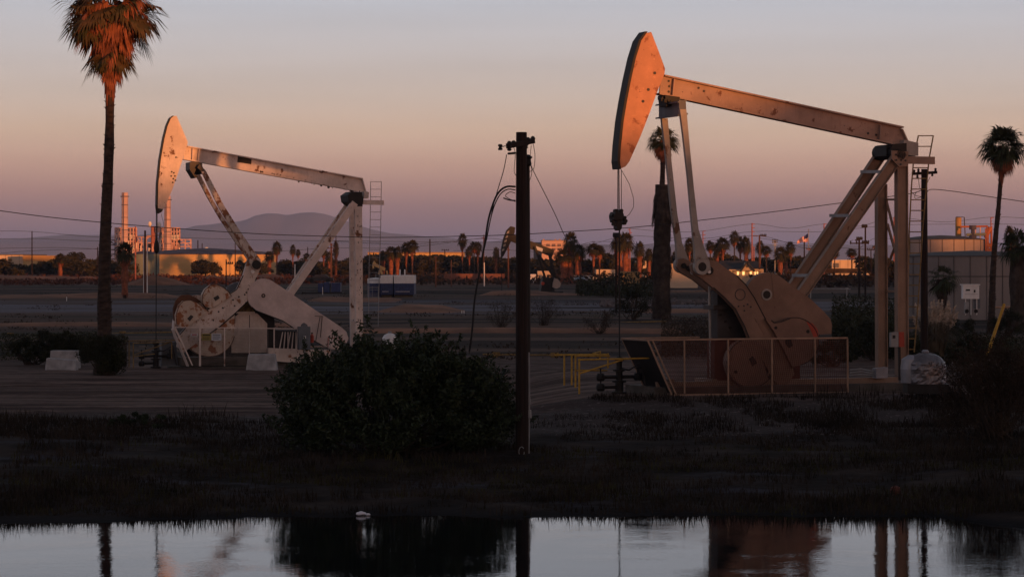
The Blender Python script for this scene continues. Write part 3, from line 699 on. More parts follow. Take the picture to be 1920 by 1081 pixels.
# boxes at the foot of the right posts
t = thing('control_box', R.p(1678,656,-.9), 'small grey control box on the near post of the right pumpjack', 'control box')
mb = MB(); R.plate(mb, [(1671,623),(1685,622),(1685,650),(1671,650)], -.95, -.80); mb.build('enclosure', M['steel'], t)
mb = MB(); R.plate(mb, [(1674,628),(1679,628),(1679,634),(1674,634)], -.97, -.95); mb.build('meter', M['blackmetal'], t)
mb = MB(); R.bar(mb, (1686,650), (1687,712), -.9, .08, .08); mb.build('conduit', M['blackmetal'], t)
mb = MB(); R.plate(mb, [(1686,622),(1695,622),(1696,650),(1686,650)], -.98, -.85); tag(mb.build('junction_box', M['red'], None, R.p(1690,650,-.95)), 'faded orange junction box beside the grey box on the right pumpjack post', 'junction box')
mb = MB(); R.plate(mb, [(1643,690),(1665,688),(1665,708),(1643,709)], -1.3, -1.0); tag(mb.build('valve_box', M['tank'], None, R.p(1655,709,-1.2)), 'small pale grey box on the skid of the right pumpjack', 'box')
for k, dy in enumerate((0, 5, 10)):
    mb = MB(); mb.tube([R.p(1594,693+dy,-1.0), R.p(1615,691+dy,-1.0), R.p(1642,697+dy*.7,-1.1)], .03, 6)
    tag(mb.build('skid_pipe', M['steel'], None, R.p(1594,693+dy,-1.0)), 'thin steel pipe lying on the skid beside the pale grey box', 'pipe', 'pipes on the right skid')

# ---------- left jack
Lf = Frame(480, 136, A20)
lo = Lf.p(480, 688, .1); lo.z = g(lo.x, lo.y)
PL = thing('pumpjack', lo, 'large white pumpjack on the left, rust stained, with rounded counterweights', 'pumpjack', 'large pumpjacks')
HV = (-.10, .20)
mb = MB()
Lf.plate(mb, [(320,219),(331,217),(342,242),(352,266),(351,273),(343,297),(331,333),(322,358),(308,390),(303,398),(296,400),(295,385),(296,345),(301,300),(308,262),(315,232)], HV[0], HV[1])
hd = mb.build('horse_head', M['whitepaint'], PL)
mb = MB(); arc = [(324,217),(318,222),(312,236),(306,260),(299,300),(294.5,345),(293.5,385),(295,400)]
for a, b in zip(arc, arc[1:]):
    P0, P1 = Lf.p(*a, HV[0] - .03), Lf.p(*b, HV[0] - .03); off = Lf.L * (HV[1] - HV[0] + .06); q0, q1 = P0 + Lf.B * .07, P1 + Lf.B * .07
    mb.add([P0, P1, P1 + off, P0 + off, q0, q1, q1 + off, q0 + off], [(0,3,2,1), (4,5,6,7), (0,1,5,4), (3,7,6,2), (0,4,7,3), (1,2,6,5)])
mb.build('cable_track', M['blackmetal'], hd)
mb = MB(); Lf.plate(mb, [(295,390),(306,392),(302,398),(296,401)], HV[0] - .02, HV[0]); mb.build('worn_tip', M['darkmetal'], hd)
mb = MB(); bolts(Lf, mb, [(330,295),(322,322),(326,324),(328,330),(325,335),(329,338),(324,342),(321,330)], HV[0], .05, .02); mb.build_each('bolt', M['darkmetal'], hd)
bv = .1; mb = MB()
Lf.plate(mb, [(348,275),(678,335),(686,361),(668,357),(344,298)], bv - .03, bv + .03)
Lf.bar(mb, (350,274.5), (679,335), bv, .06, .40); Lf.bar(mb, (342,298), (670,358), bv, .06, .40)
for (a, b) in (((361,278),(360,300)), ((373,280),(371,302)), ((679,336),(686,361))): Lf.bar(mb, a, b, bv - .1, .05, .2)
rr = random.Random(4)
for k in range(34):
    x = 480 + rr.random() * 195; y = 335 + (x - 560) * .182 + rr.random() * 4 + (5 if x > 560 else 2) - 2
    Lf.disc(mb, (x, y - 1), .03 + .05 * rr.random()**2, bv - .035, bv - .03, 7, mi=1)
beam = mb.build('walking_beam', [M['whitepaint'], M['darkmetal']], PL)
mb = MB(); Lf.plate(mb, [(446,293),(472,297),(471,308),(445,304)], bv - .045, bv - .03); mb.build('black_patch', M['blackmetal'], beam)
mb = MB(); Lf.plate(mb, [(683,358),(692,360),(691,372),(682,372)], -.2, .4); mb.build('beam_end_block', M['whitepaint'], beam)
mb = MB(); Lf.disc(mb, (668,374), .40, -.5, .8); Lf.plate(mb, [(652,366),(662,359),(679,360),(680,387),(664,387),(654,378)], -.6, .85); mb.build('saddle_bearing', M['blackmetal'], PL)
mb = MB(); Lf.plate(mb, [(356,304),(372,303),(378,308),(384,322),(376,324),(370,312),(364,326),(372,332),(366,334),(356,318)], -.5, .5)
Lf.plate(mb, [(359,303),(378,305),(380,309),(359,307)], -.2, .4)
mb.prism([Lf.p(374,308,-.9), Lf.p(386,320,-.9), Lf.p(382,326,-.9), Lf.p(370,314,-.9)], Lf.L * 2.2); mb.build('equalizer', M['darkmetal'], PL)
for (v0, v1, pts, ck, mm) in ((-.95, -.80, [(378,322),(386,320),(420,385),(452,436),(476,470),(489,487),(487,500),(474,501),(468,492),(466,484),(440,440),(410,388)], (481,496), 'pitman_l'),
                          (.70, .85, [(366,326),(374,324),(400,376),(430,425),(462,470),(480,490),(474,498),(464,486),(440,452),(412,410),(390,372)], (472,492), 'pitman_l')):
    mb = MB(); Lf.plate(mb, pts, v0, v1); Lf.ring(mb, ck, .16, .27, v0 - .05, v1); pm = mb.build('pitman_arm', M[mm], PL)
    mb = MB(); Lf.disc(mb, ck, .24, v0 - .09, v1); mb.build('crank_pin_bearing', M['blackmetal'], pm)
mb = MB(); Lf.plate(mb, [(464,488),(490,492),(489,502),(481,520),(474,542),(466,563),(440,588),(412,612),(372,640),(345,660),(332,650),(336,628),(352,610),(400,572),(444,542),(456,516)], -.78, -.55)
cr = mb.build('crank', M['whitecrank'], PL)
edge_line(Lf, [(456,516),(444,542),(400,572),(352,610),(336,628)], -.78, cr, .05)
edge_line(Lf, [(481,520),(474,542),(466,563),(440,588),(412,612),(372,640)], -.78, cr, .05)
mb = MB(); bolts(Lf, mb, [(466,542),(470,538),(462,548),(459,552),(466,551),(448,556),(437,562),(440,573),(410,584),(400,600),(418,577)], -.78, .05, .02); mb.build_each('bolt', M['darkmetal'], cr)
mb = MB(); Lf.disc(mb, (474,509), .10, -.86, -.78); mb.build('crank_pin_cap', M['white'], cr)
mb = MB(); Lf.plate(mb, [(426,537),(440,530),(449,528),(447,542),(436,548),(424,546)], .3, .5); mb.build('crank', M['bluegrey'], PL)
# counterweights of the left jack
w1 = [(380,566),(380,552),(385,542),(396,534),(406,533),(418,538),(428,546),(434,555),(396,578),(385,574)]
mb = MB(); Lf.plate(mb, w1, -.92, -.50); cw = mb.build('counterweight', M['weight_l'], PL)
edge_line(Lf, w1[:8], -.92, cw, .035, m='rustline')
mb = MB(); Lf.plate(mb, [(400,558),(409,553),(412,559),(404,564)], -.94, -.92); mb.build_each('weight_slot', M['darkmetal'], cw)
w2 = [(331,607),(330,590),(336,572),(344,564),(356,562),(370,567),(383,577),(392,584),(352,612),(340,612)]
mb = MB(); Lf.plate(mb, [(326,600),(325,578),(330,562),(340,553),(354,552),(368,558),(378,566),(366,568),(352,562),(340,568),(332,588),(332,606)], -.50, -.30); mb.build('counterweight', M['rustline'], PL)
mb = MB(); Lf.plate(mb, w2, -.90, -.52); cw = mb.build('counterweight', M['weight_l'], PL)
edge_line(Lf, w2[:8], -.90, cw, .035, m='rustline')
mb = MB(); Lf.plate(mb, [(351,597),(358,590),(363,593),(356,602)], -.92, -.90); mb.build_each('weight_slot', M['darkmetal'], cw)
mb = MB(); Lf.plate(mb, arc_pts((372,580), 30, 200, 10, 14, 27) + [(384,592),(350,600)], -.40, -.1); mb.build('counterweight', M['whitecrank'], PL)
w3 = arc_pts((392,622), 48, 195, 350, 22, 46) + [(440,590),(412,612),(372,640),(352,642)]
mb = MB(); Lf.plate(mb, w3, -.74, -.40); cw = mb.build('counterweight', M['weight_l'], PL)
edge_line(Lf, arc_pts((392,622), 48, 195, 350, 26, 46), -.74, cw, .04, m='rustline')
mb = MB(); Lf.plate(mb, [(340,622),(352,628),(372,648),(366,652),(352,648),(343,636)], -.76, -.74); mb.build('orange_patch', M['orange'], cw)
mb = MB(); rim = arc_pts((372,612), 47, 130, 215, 14, 52); 
for a, b in zip(rim, rim[1:]): Lf.bar(mb, a, b, -.2, .05, .5)
mb.build('guard_hoop', M['whitepaint'], PL)
# belt guard
bgp = arc_pts((495,554), 31, 210, 52, 14, 32) + [(540,546),(590,580),(640,613),(650,622),(653,634),(648,650),(636,654),(620,654),(575,630),(530,600),(480,581),(472,574)]
mb = MB(); Lf.plate(mb, bgp, -.82, -.60); gu = mb.build('belt_guard', M['guard_l'], PL)
edge_line(Lf, [(472,575),(480,582),(530,601),(575,631),(606,648)], -.82, gu, .05)
for q in (((600,594),(592,640)),((604,594),(601,632)),((590,592),(606,593))): edge_line(Lf, q, -.84, gu, .03, 'bracket', 'darkmetal')
mb = MB(); Lf.ring(mb, (494,554), .05, .11, -.85, -.82, 18); mb.build('hub_ring', M['darkmetal'], gu)
mb = MB(); Lf.plate(mb, [(616,633),(641,633),(642,652),(615,652)], -.86, -.82); pn = mb.build('access_panel', M['guard_l'], gu)
mb = MB()
for (a, b) in (((615.5,633),(641.5,633)),((615.5,633),(615,652)),((641.5,633),(642,652))): Lf.bar(mb, a, b, -.87, .025, .02)
Lf.disc(mb, (638,638), .05, -.88, -.86, 8); mb.build('panel_edge', M['red'], pn)
# gear housing
mb = MB(); Lf.plate(mb, [(434,597),(452,586),(482,587),(501,606),(501,661),(434,661)], -.38, .5); Lf.plate(mb, [(443,584),(478,584),(478,588),(443,588)], -.45, .5)
ho = mb.build('gear_housing', M['housing_l'], PL)
mb = MB(); Lf.plate(mb, [(454,564),(462,562),(470,574),(478,584),(443,584)], -.3, .4); mb.build('breather_cap', M['dullyellow'], ho)
mb = MB()
for x in (440.5, 468): Lf.bar(mb, (x, 590), (x, 606 if x < 450 else 664), -.385, .03, .02)
mb.build('seam', M['darkmetal'], ho)
mb = MB(); Lf.plate(mb, [(420,560),(500,560),(515,600),(515,668),(350,668),(350,640),(400,600)], -.30, -.25); mb.build('shade_backing', M['blackmetal'], PL)  # black plate added behind the parts to make dark gaps of shade between them
mb = MB(); Lf.plate(mb, [(503,618),(560,620),(560,664),(503,664)], -.2, .4)
mo = mb.build('motor_bed', M['darkmetal'], PL)
for k in range(6):
    mb = MB(); x = 526 + 5 * k; Lf.bar(mb, (x + 4, 622), (x - 2 + (k % 3) * 3, 654), -.5, .05, .05); mb.build_each('strut', M['whitepaint'], mo)
mb = MB(); Lf.plate(mb, [(503,652),(620,656),(622,684),(503,676)], -.9, -.6); Lf.plate(mb, [(340,670),(660,666),(660,684),(340,686)], -.50, .9, mi=1); mb.build('skid_base', [M['whitecrank'], M['conc2']], PL)
mb = MB(); b0 = Lf.p(330, 688, -.9); b1 = Lf.p(690, 688, -.9); c = (b0 + b1) / 2 + Lf.L * 1.0; c.z = g(c.x, c.y); mb.box(c, ((b1 - b0).length, 2.4, .3), Matrix.Rotation(A20, 3, 'Z')); mb.build('foundation', M['conc2'], PL)
# samson posts
mb = MB(); q0, q1, v0 = (665,380), (540,556), -.55; Lf.bar(mb, q0, q1, v0, .38, .20); e = Lf.p(*q1, v0); e3 = e + (e - Lf.p(*q0, v0)) * .12; mb.bar(e, e3, .38, .20, up=Lf.L); mb.build('front_leg', M['whitepaint'], PL)
mb = MB(); q0, q1, v0 = (657,378), (537,553), .75; Lf.bar(mb, q0, q1, v0, .34, .18); e = Lf.p(*q1, v0); mb.bar(e, e + (e - Lf.p(*q0, v0)) * .15, .34, .18, up=Lf.L); mb.build('front_leg', M['whitecrank'], PL)
mb = MB(); Lf.plate(mb, [(666,387),(679,387),(681,650),(668,650)], -.65, -.45)
rr = random.Random(8)
for k in range(46):
    y = 400 + rr.random() * 235; x = 668 + 9 * rr.random() + (y - 400) * .006; hh = 1 + 5 * rr.random()**2
    Lf.plate(mb, [(x, y), (x + .9 + rr.random(), y + 1), (x + 1.1, y + hh), (x, y + hh * .8)], -.656, -.65, mi=1)
mb.build('rear_post', [M['whitepaint'], M['darkmetal']], PL)
mb = MB(); Lf.plate(mb, [(656,392),(664.5,392),(666.5,648),(658,648)], .78, .98)
Lf.bar(mb, (661,434), (668,434), .7, .2, .2); mb.build('rear_post', M['whitepaint'], PL)
mb = MB(); mb.bar(Lf.p(662,470,.8), Lf.p(672,520,-.5), .06, .06); mb.bar(Lf.p(672,600,-.5), Lf.p(661,560,.8), .06, .06); mb.bar(Lf.p(668,600,-.5), Lf.p(660,600,.8), .1, .1); mb.build('cross_brace', M['whitepaint'], PL)
mb = MB(); mb.bar(Lf.p(680,379,.5), Lf.p(719,380,1.2), .10, .25); mb.build('walkway_plank', M['whitepaint'], PL)
ladder(Lf, [(695,340),(694,420),(692,500),(691,612)], [(715,340),(714,420),(711.5,500),(709,612)], 1.6, 14.2, .018, 'thin grey ladder standing behind the post of the left pumpjack', 'steel')
# bridle, rod
mb = MB()
for v0, x0 in ((-.1, 293.0), (.25, 294.6)): mb.tube([Lf.p(x0, 385, v0), Lf.p(x0, 455, v0)], .02, 6)
mb.build('bridle_cable', M['wire'], PL)
mb = MB(); mb.tube([Lf.p(302,400,0), Lf.p(307,420,0), Lf.p(302,440,0), Lf.p(296,448,0)], .01, 5); mb.build('loose_wire', M['wire'], PL)
mb = MB(); c = Lf.p(293.5, 475, .1); mb.lathe(c, [(.04,0),(.13,.10),(.15,.30),(.12,.55),(.05,.72),(.03,.9)], 12); mb.build('carrier_bar', M['blackmetal'], PL)
mb = MB(); mb.tube([Lf.p(293,470,.1), Lf.p(292.5,655,.1)], .026, 8); mb.build('polished_rod', M['blackmetal'], PL)
wellhead(Lf, 292, 640, 690, 1.0, 'dark wellhead between the railing and the guard of the left pumpjack', 'wellheads')
handrail(Lf, [(242,640,688,0),(250,642,690,-.8),(322,640,672,-.6)], [((235,639),0,(332,637),0),((250,643),-.8,(322,641),-.6),((251,665),-.8,(322,640),-.6),((251,668),-.8,(290,663),-.8)],
         'thin pale railing left of the left pumpjack guard', mt='dullyellow', r=.028)
mb = MB(); Lf.plate(mb, [(219,641),(238,640),(238,686),(219,687)], -.2, .2); tag(mb.build('steel_cabinet', M['darkmetal'], None, Lf.p(228,687,0)), 'dark upright cabinet at the left end of the thin railing', 'cabinet')
mb = MB(); Lf.plate(mb, [(303,640),(330,641),(334,684),(303,686)], .3, .8); tag(mb.build('steel_cabinet', M['bluegrey'], None, Lf.p(318,687,.5)), 'grey square cabinet between the wellhead and the left pumpjack', 'cabinet')
# front guard fence of the left jack
GV = -1.55
gd = thing('guard_rail', Lf.p(460,690,GV), 'white wire mesh guard fence with small signs before the left pumpjack', 'guard')
mb = MB(); Lf.bar(mb, (328,613), (560,616), GV, .05, .05)
Lf.bar(mb, (328,614), (343,645), GV, .09, .06); Lf.bar(mb, (343,645), (361,685), GV, .06, .05); Lf.bar(mb, (323,616), (352,686), GV + .4, .04, .5); mb.build('frame', M['whitepaint'], gd)
for x, wd in ((375,.10),(421,.06),(467.5,.025),(514,.06),(558,.06)):
    mb = MB(); Lf.bar(mb, (x, 614), (x, 686 if x < 430 else 666), GV - .03, wd, .05); mb.build('upright', M['whitepaint'], gd)
mb = MB(); tri_fill(Lf, mb, [(345,616),(503,617),(503,664),(368,684)], GV + .03, 70, 20, .006); mb.build('mesh_panel', M['mesh_l'], gd)
def sign(fr, q, v, mt, label, marks=(), mk='blackmetal'):
    (x0, y0, x1, y1) = q; t = thing('warning_sign', fr.p((x0+x1)/2, y1, v), label, 'sign', 'signs on the left guard fence')
    mb = MB(); fr.plate(mb, [(x0,y0),(x1,y0),(x1,y1),(x0,y1)], v, v + .015); mb.build('plate', M[mt], t)
    mb = MB()
    for (a, b, c_, d) in marks: fr.plate(mb, [(a,b),(c_,b),(c_,d),(a,d)], v - .004, v)
    if marks: mb.build('lettering', M[mk], t)
sign(Lf, (397,625,415,638), GV - .08, 'signgrey', 'white sign with small dark print on the mesh guard fence', [(399,627,413,628),(399,630,412,630.7),(399,632,413,632.7),(399,634.5,410,635.3)])
sign(Lf, (378,625,396,638), GV - .08, 'signyellow', 'yellowish sign between the red and white signs on the fence', [(380,627,394,629),(380,632,393,632.8),(380,634.5,392,635.3)])
sign(Lf, (358,625,371,629), GV - .08, 'signgrey', 'narrow white sign with red print on the guard fence', [(360,626,369,628)], 'red')
# electrical box, extinguisher
t = thing('electrical_box', Lf.p(571,656,-1.9), 'blue grey electrical box with domed cap and white digits', 'electrical box')
mb = MB(); Lf.plate(mb, [(561,612),(582,612),(582,655),(561,655)], -2.0, -1.65); mb.build('enclosure', M['bluegrey'], t)
mb = MB(); Lf.plate(mb, [(566,612),(567,608),(571,605),(576,608),(577,612)], -1.95, -1.7); mb.build('cap', M['bluegrey'], t)
mb = MB()
for x in (569.5, 572.5): Lf.plate(mb, [(x,629),(x+1.2,629),(x+1.2,634),(x,634)], -2.008, -2.0)
mb.build('number_mark', M['white'], t)
mb = MB(); Lf.plate(mb, [(562.5,614),(580.5,614),(580.5,653),(562.5,653)], -2.02 + .018, -1.99); mb.build('door_panel', M['bluegrey'], t)
mb = MB(); mb.bar(Lf.p(571,655,-1.8), Lf.p(571,692,-1.8), .1, .1); mb.build('stand', M['steel'], t)
t = thing('fire_extinguisher', Lf.p(585,644,-1.3), 'red fire extinguisher hanging beside the blue grey electrical box', 'extinguisher')
mb = MB(); c = Lf.p(585, 642, -1.3); mb.lathe(c, [(.06,0),(.10,.02),(.10,.36),(.05,.44),(.03,.46)], 12); mb.build('cylinder', M['red'], t)
mb = MB(); mb.box(c + Vector((0,0,.50)), (.1,.05,.07)); mb.build('valve', M['blackmetal'], t)
# concrete blocks
def block(px0, px1, yt, yb, d, dep, label, taper=3, tilt=0):
    a = W(px0, yb, d); b = W(px1, yb, d); zt = W(px0, yt, d).z; zb = min(a.z, g(a.x, d)) - .05
    k = taper * d / F; mb = MB()
    V = []
    for yy, s in ((d, 0), (d + dep, 0)):
        V += [(a.x, yy, zb), (b.x, yy, zb), (b.x - k, yy + (dep*.12 if yy == d else -dep*.12), zt - tilt), (a.x + k, yy + (dep*.12 if yy == d else -dep*.12), zt)]
    mb.add(V, [(0,1,2,3),(7,6,5,4),(0,4,5,1),(3,2,6,7),(0,3,7,4),(1,5,6,2)])
    o = mb.build('concrete_block', M['conc'], None, (a + b) / 2)
    bm = o.modifiers.new('b', 'BEVEL'); bm.width = .03; bm.segments = 2
    tag(o, label, 'concrete block', 'concrete blocks on the dirt')
    return o
block(460, 519, 664, 696, 129.5, 1.0, 'trapezoid concrete block in front of the left pumpjack guard', 5)
block(92, 147, 657, 684, 133, .8, 'rear one of two white concrete blocks by the left bushes', 2)
block(84, 142, 671, 694, 129.5, .9, 'front one of two white concrete blocks by the left bushes', 2, .12)
# ------------------------------------------------------------------ vegetation
def rng_dirs(r, n):
    a = r.normal(size=(n, 3)); return a / np.linalg.norm(a, axis=1, keepdims=True)
def leaf_quads(mb, C, size, r, mi=0, droop=0.0, aspect=.45):
    """one rhombic leaf per centre"""
    n = len(C); d = rng_dirs(r, n); d[:, 2] -= droop; d /= np.linalg.norm(d, axis=1, keepdims=True)
    u = np.cross(d, rng_dirs(r, n)); u /= np.maximum(np.linalg.norm(u, axis=1, keepdims=True), 1e-6)
    s = size * (.6 + .8 * r.rand(n, 1)); a = d * s; b = u * s * aspect
    V = np.stack([C - a, C - b * 1.0 + a * .1, C + a, C + b * 1.0 + a * .1], 1).reshape(-1, 3)
    Fc = np.arange(4 * n).reshape(-1, 4); mb.arr(V, Fc, mi)
def blob_cloud(r, centers, radii, n, shell=.55):
    k = r.choice(len(centers), n, p=np.array(radii)**2 / np.sum(np.array(radii)**2)); d = rng_dirs(r, n); q = shell + (1 - shell) * r.rand(n, 1)
    return np.array(centers)[k] + d * q * np.array(radii)[k][:, None] * np.array([1, 1, .8])
def make_palm(H, Rc, tr0, tr1, nf, nb, skirt, seed, lean=(0, 0), skirt_to=None, fine=False, upbias=0.0, pet=.45, mats=None, extra=0):
    """local coordinates, foot at the origin. returns trunk, crown, skirt meshes. skirt = length of the dead-frond thatch"""
    r = np.random.RandomState(seed); mats = mats or ('trunk', 'leaf_palm', 'dead_palm')
    tr = MB(); K = 16 if fine else 8; pts = []; rs = []
    for i in range(K + 1):
        u = i / K; w = .012 * H * math.sin(u * 7 + seed) * u * (1 - u) * 1.5
        pts.append((lean[0] * u**1.3 + w, lean[1] * u, H * u)); rs.append((tr0 + (tr1 - tr0) * min(1, u * 1.25)**.6) * (1 + (.06 if fine else .0) * math.sin(i * 2.7)))
    if fine: rs[0] *= 1.35; 
    tr.tube(pts, rs, 12 if fine else 7)
    if fine:
        for i in range(260):
            u = r.rand()**1.5 * .97; z = H * u; az = r.rand() * 6.28; q = K * u; i0 = min(int(q), K - 1); fr_ = q - i0; rad = rs[i0] + (rs[i0 + 1] - rs[i0]) * fr_
            cx = pts[i0][0] + (pts[i0 + 1][0] - pts[i0][0]) * fr_; d_ = np.array([math.cos(az), math.sin(az), 0]); b_ = np.array([cx, 0, z]) + d_ * rad * .9; e_ = b_ + d_ * (.05 + .08 * r.rand()) + np.array([0, 0, .10 * r.rand()]); s_ = np.array([-d_[1], d_[0], 0]) * .05
            tr.add([b_ - s_, b_ + s_, e_ + s_ * .4, e_ - s_ * .4, b_ - np.array([0, 0, .08])], [(0, 1, 2, 3), (0, 3, 4), (3, 2, 4), (2, 1, 4)])
    C = np.array([pts[-1][0], pts[-1][1], H])
    cr = MB(); sk = MB()
    def frond(mb, el, az, L, dead=False):
        D = np.array([math.cos(el) * math.cos(az), math.cos(el) * math.sin(az), math.sin(el)]); up = np.array([0, 0, 1.])
        P = C + D * L * pet; P[2] -= L * (.06 if not dead else .12)
        side = np.cross(D, up); side /= max(np.linalg.norm(side), 1e-6); w = .010 * L
        st = C + np.array([0, 0, -.02 * L])
        mb.add([st - side * w, st + side * w, P + side * w, P - side * w], [(0, 1, 2, 3)])
        D2 = D * .9 + np.array([0, 0, -.30 if not dead else -.8]); D2 /= np.linalg.norm(D2)
        tw = r.normal() * .5; nn = np.cross(side, D2); s2 = side * math.cos(tw) + nn * math.sin(tw)
        for j in range(nb):
            a = (j / (nb - 1) - .5) * (3.6 if not dead else 1.6) + r.normal() * .03
            bd = D2 * math.cos(a) + s2 * math.sin(a); ln = L * (1 - pet) * (.80 + .25 * math.cos(a)) * (.85 + .3 * r.rand())
            m_ = P + bd * ln * .62; m_[2] -= ln * .05
            tp = P + bd * ln; tp[2] -= ln * (.22 + .25 * r.rand()) if not dead else ln * .45
            pw = np.cross(bd, nn if abs(np.dot(nn, bd)) < .9 else up); pw /= max(np.linalg.norm(pw), 1e-6); pw = pw * ln * (.055 if nb > 12 else .10)
            mb.add([P, m_ - pw, tp, m_ + pw], [(0, 1, 3), (1, 2, 3)])
    for i in range(nf):
        u = (i + .5) / nf; el = math.radians(82 - 112 * u**(.85 + upbias) + r.normal() * 6); az = i * 2.39996 + r.normal() * .2
        frond(cr, el, az, Rc * (.85 + .25 * r.rand()))
    # dead thatch
    if skirt > 0:
        nd = int(nf * .5)
        for i in range(nd):
            frond(sk, math.radians(-38 - 40 * r.rand()), r.rand() * 6.28, Rc * (.55 + .3 * r.rand()), True)
        for i in range(extra): frond(sk, math.radians(-75 + 115 * r.rand()), r.rand() * 6.28, Rc * (.5 + .5 * r.rand()), True)
        n = int((420 if fine else 110) * max(1, skirt / Rc * .5)); sr = skirt_to or Rc * .3
        for i in range(n):
            u = r.rand(); z = H - skirt * u; az = r.rand() * 6.28; uu = max(0, min(1, z / H)); w_ = .012 * H * math.sin(uu * 7 + seed) * uu * (1 - uu) * 1.5
            cx = lean[0] * uu**1.3 + w_; cy = lean[1] * uu
            rad = sr * ((.75 + .4 * math.sin(u * 9 + seed)) if skirt > 2.2 * Rc else (1.0 - .72 * u)) * (.55 + .45 * r.rand())
            if skirt > 2.2 * Rc: rad = sr * (.9 + .12 * math.sin(u * 11 + seed)) * (.8 + .2 * r.rand())
            ln = (.45 if fine else .5) * Rc * (.6 + .6 * r.rand()); wd = ln * (.07 if fine else .14)
            p = np.array([cx + math.cos(az) * rad * .8, cy + math.sin(az) * rad * .8, z]); t_ = np.array([cx + math.cos(az + r.normal()*.1) * rad, cy + math.sin(az) * rad, z - ln])
            s_ = np.array([-math.sin(az), math.cos(az), 0]) * wd
            sk.add([p - s_, p + s_, t_ + s_ * .3, t_ - s_ * .3], [(0, 1, 2, 3)])
        if skirt > 2.2 * Rc:
            q = []; qr = []
            for i in range(13):
                u = i / 12; z = H - skirt * u - Rc * .2; uu = max(0, z / H); w_ = .012 * H * math.sin(uu * 7 + seed) * uu * (1 - uu) * 1.5
                q.append((lean[0] * uu**1.3 + w_, lean[1] * uu, max(z, .02 * i * 0))); qr.append(sr * (.80 + .10 * math.sin(u * 11 + seed)))
            sk.tube(q, qr, 12)
        else: sk.tube([(C[0], C[1], H), (lean[0]*.97, lean[1]*.97, H - skirt * .8)], [sr * .55, sr * .22], 8)
    return tr, cr, sk, mats
def palm_obj(loc, label, args, group='palms'):
    t = thing('palm_tree', loc, label, 'palm tree', group); tr, cr, sk, mats = args
    for mb, nm, mm in ((tr, 'trunk', mats[0]), (cr, 'crown', mats[1]), (sk, 'dead_fronds', mats[2])):
        if mb.n:
            o = mb.build(nm, M[mm], None); o.parent = t
    return t
def at_ground(px, d): x = (px - CX) * d / F; return Vector((x, d, g(x, d)))

# the big palms
p = at_ground(196, 125); Hh = W(207, 12, 125).z - p.z
tr, cr, sk, mm = make_palm(Hh, 2.75, .44, .20, 44, 26, 4.3, 3, lean=(.30, 0), fine=True, skirt_to=.6, pet=.56, upbias=-.25, extra=60, mats=('trunk', 'leaf_dry', 'dead_palm'))
_, cr2, sk2, _ = make_palm(Hh - 2.2, 1.6, .44, .20, 16, 26, 1.6, 9, lean=(.30, 0), fine=True, skirt_to=.7, pet=.40, upbias=-.72)
for A_, B_ in ((cr, cr2), (sk, sk2)): A_.add(B_.v, B_.f)
palm_obj(p, 'tall palm at the left edge with red dead fronds under its crown', (tr, cr, sk, mm))
p = at_ground(1240, 257); Hh = W(1243, 262, 257).z - p.z
tr, cr, sk, mm = make_palm(Hh, 2.0, .5, .25, 46, 18, 2.0, 7, lean=(.16, 0), fine=True, skirt_to=.6)
t = palm_obj(p, 'palm behind the right pumpjack pitmans with thick shaggy column of dead leaves', (tr, cr, sk, ('trunk', 'leaf_palm', 'dead_palm')))
mb = MB(); r = np.random.RandomState(12); Ht = W(1243, 346, 257).z - p.z
for i in range(2400):
    u = r.rand(); z = .2 + (Ht - .2) * u; az = r.rand() * 6.28; rad = (.86 + .10 * math.sin(z * 1.3) + .07 * math.sin(z * 3.7)) * (.9 + .16 * r.rand()); rad *= 1 if u < .93 else .85
    ln = .7 + .8 * r.rand(); wd = .05 + .05 * r.rand(); a2 = az + r.normal() * .08; cx = .16 * (z / Hh)
    P0 = np.array([cx + math.cos(az) * rad * .9, math.sin(az) * rad * .9, z]); P1 = np.array([cx + math.cos(a2) * rad * 1.06, math.sin(a2) * rad * 1.06, max(.02, z - ln)]); s_ = np.array([-math.sin(az), math.cos(az), 0]) * wd
    mb.add([P0 - s_, P0 + s_, P1 + s_ * .4, P1 - s_ * .4], [(0, 1, 2, 3)])
mb.tube([(0, 0, 0), (.03, 0, Ht * .3), (.08, 0, Ht * .7), (.13, 0, Ht)], [.88, .84, .80, .74], 14)
o = mb.build('thatch', M['dead_dark'], None); o.parent = t
p = at_ground(1858, 205); Hh = W(1880, 275, 205).z - p.z
palm_obj(p, 'leaning palm with full crown in front of the right storage tank', make_palm(Hh, 2.2, .34, .17, 52, 20, 2.2, 21, lean=(.95, 0), fine=True, skirt_to=.55, upbias=.1))
p = at_ground(1768, 192); palm_obj(p, 'short young palm before the grey tank beside the pampas grass', make_palm(4.5, 1.5, .28, .22, 24, 16, 1.7, 33, fine=False, skirt_to=.8, upbias=-.2, pet=.5, mats=('trunk', 'leaf_palm', 'dead_dark')))
p = at_ground(1908, 215); Hh = W(1908, 462, 215).z - p.z
palm_obj(p, 'shaggy palm cut by the right edge with dark thatch to the ground', make_palm(Hh, 1.9, .35, .3, 40, 16, Hh * .92, 35, skirt_to=.85, mats=('trunk', 'leaf_palm', 'dead_dark')))

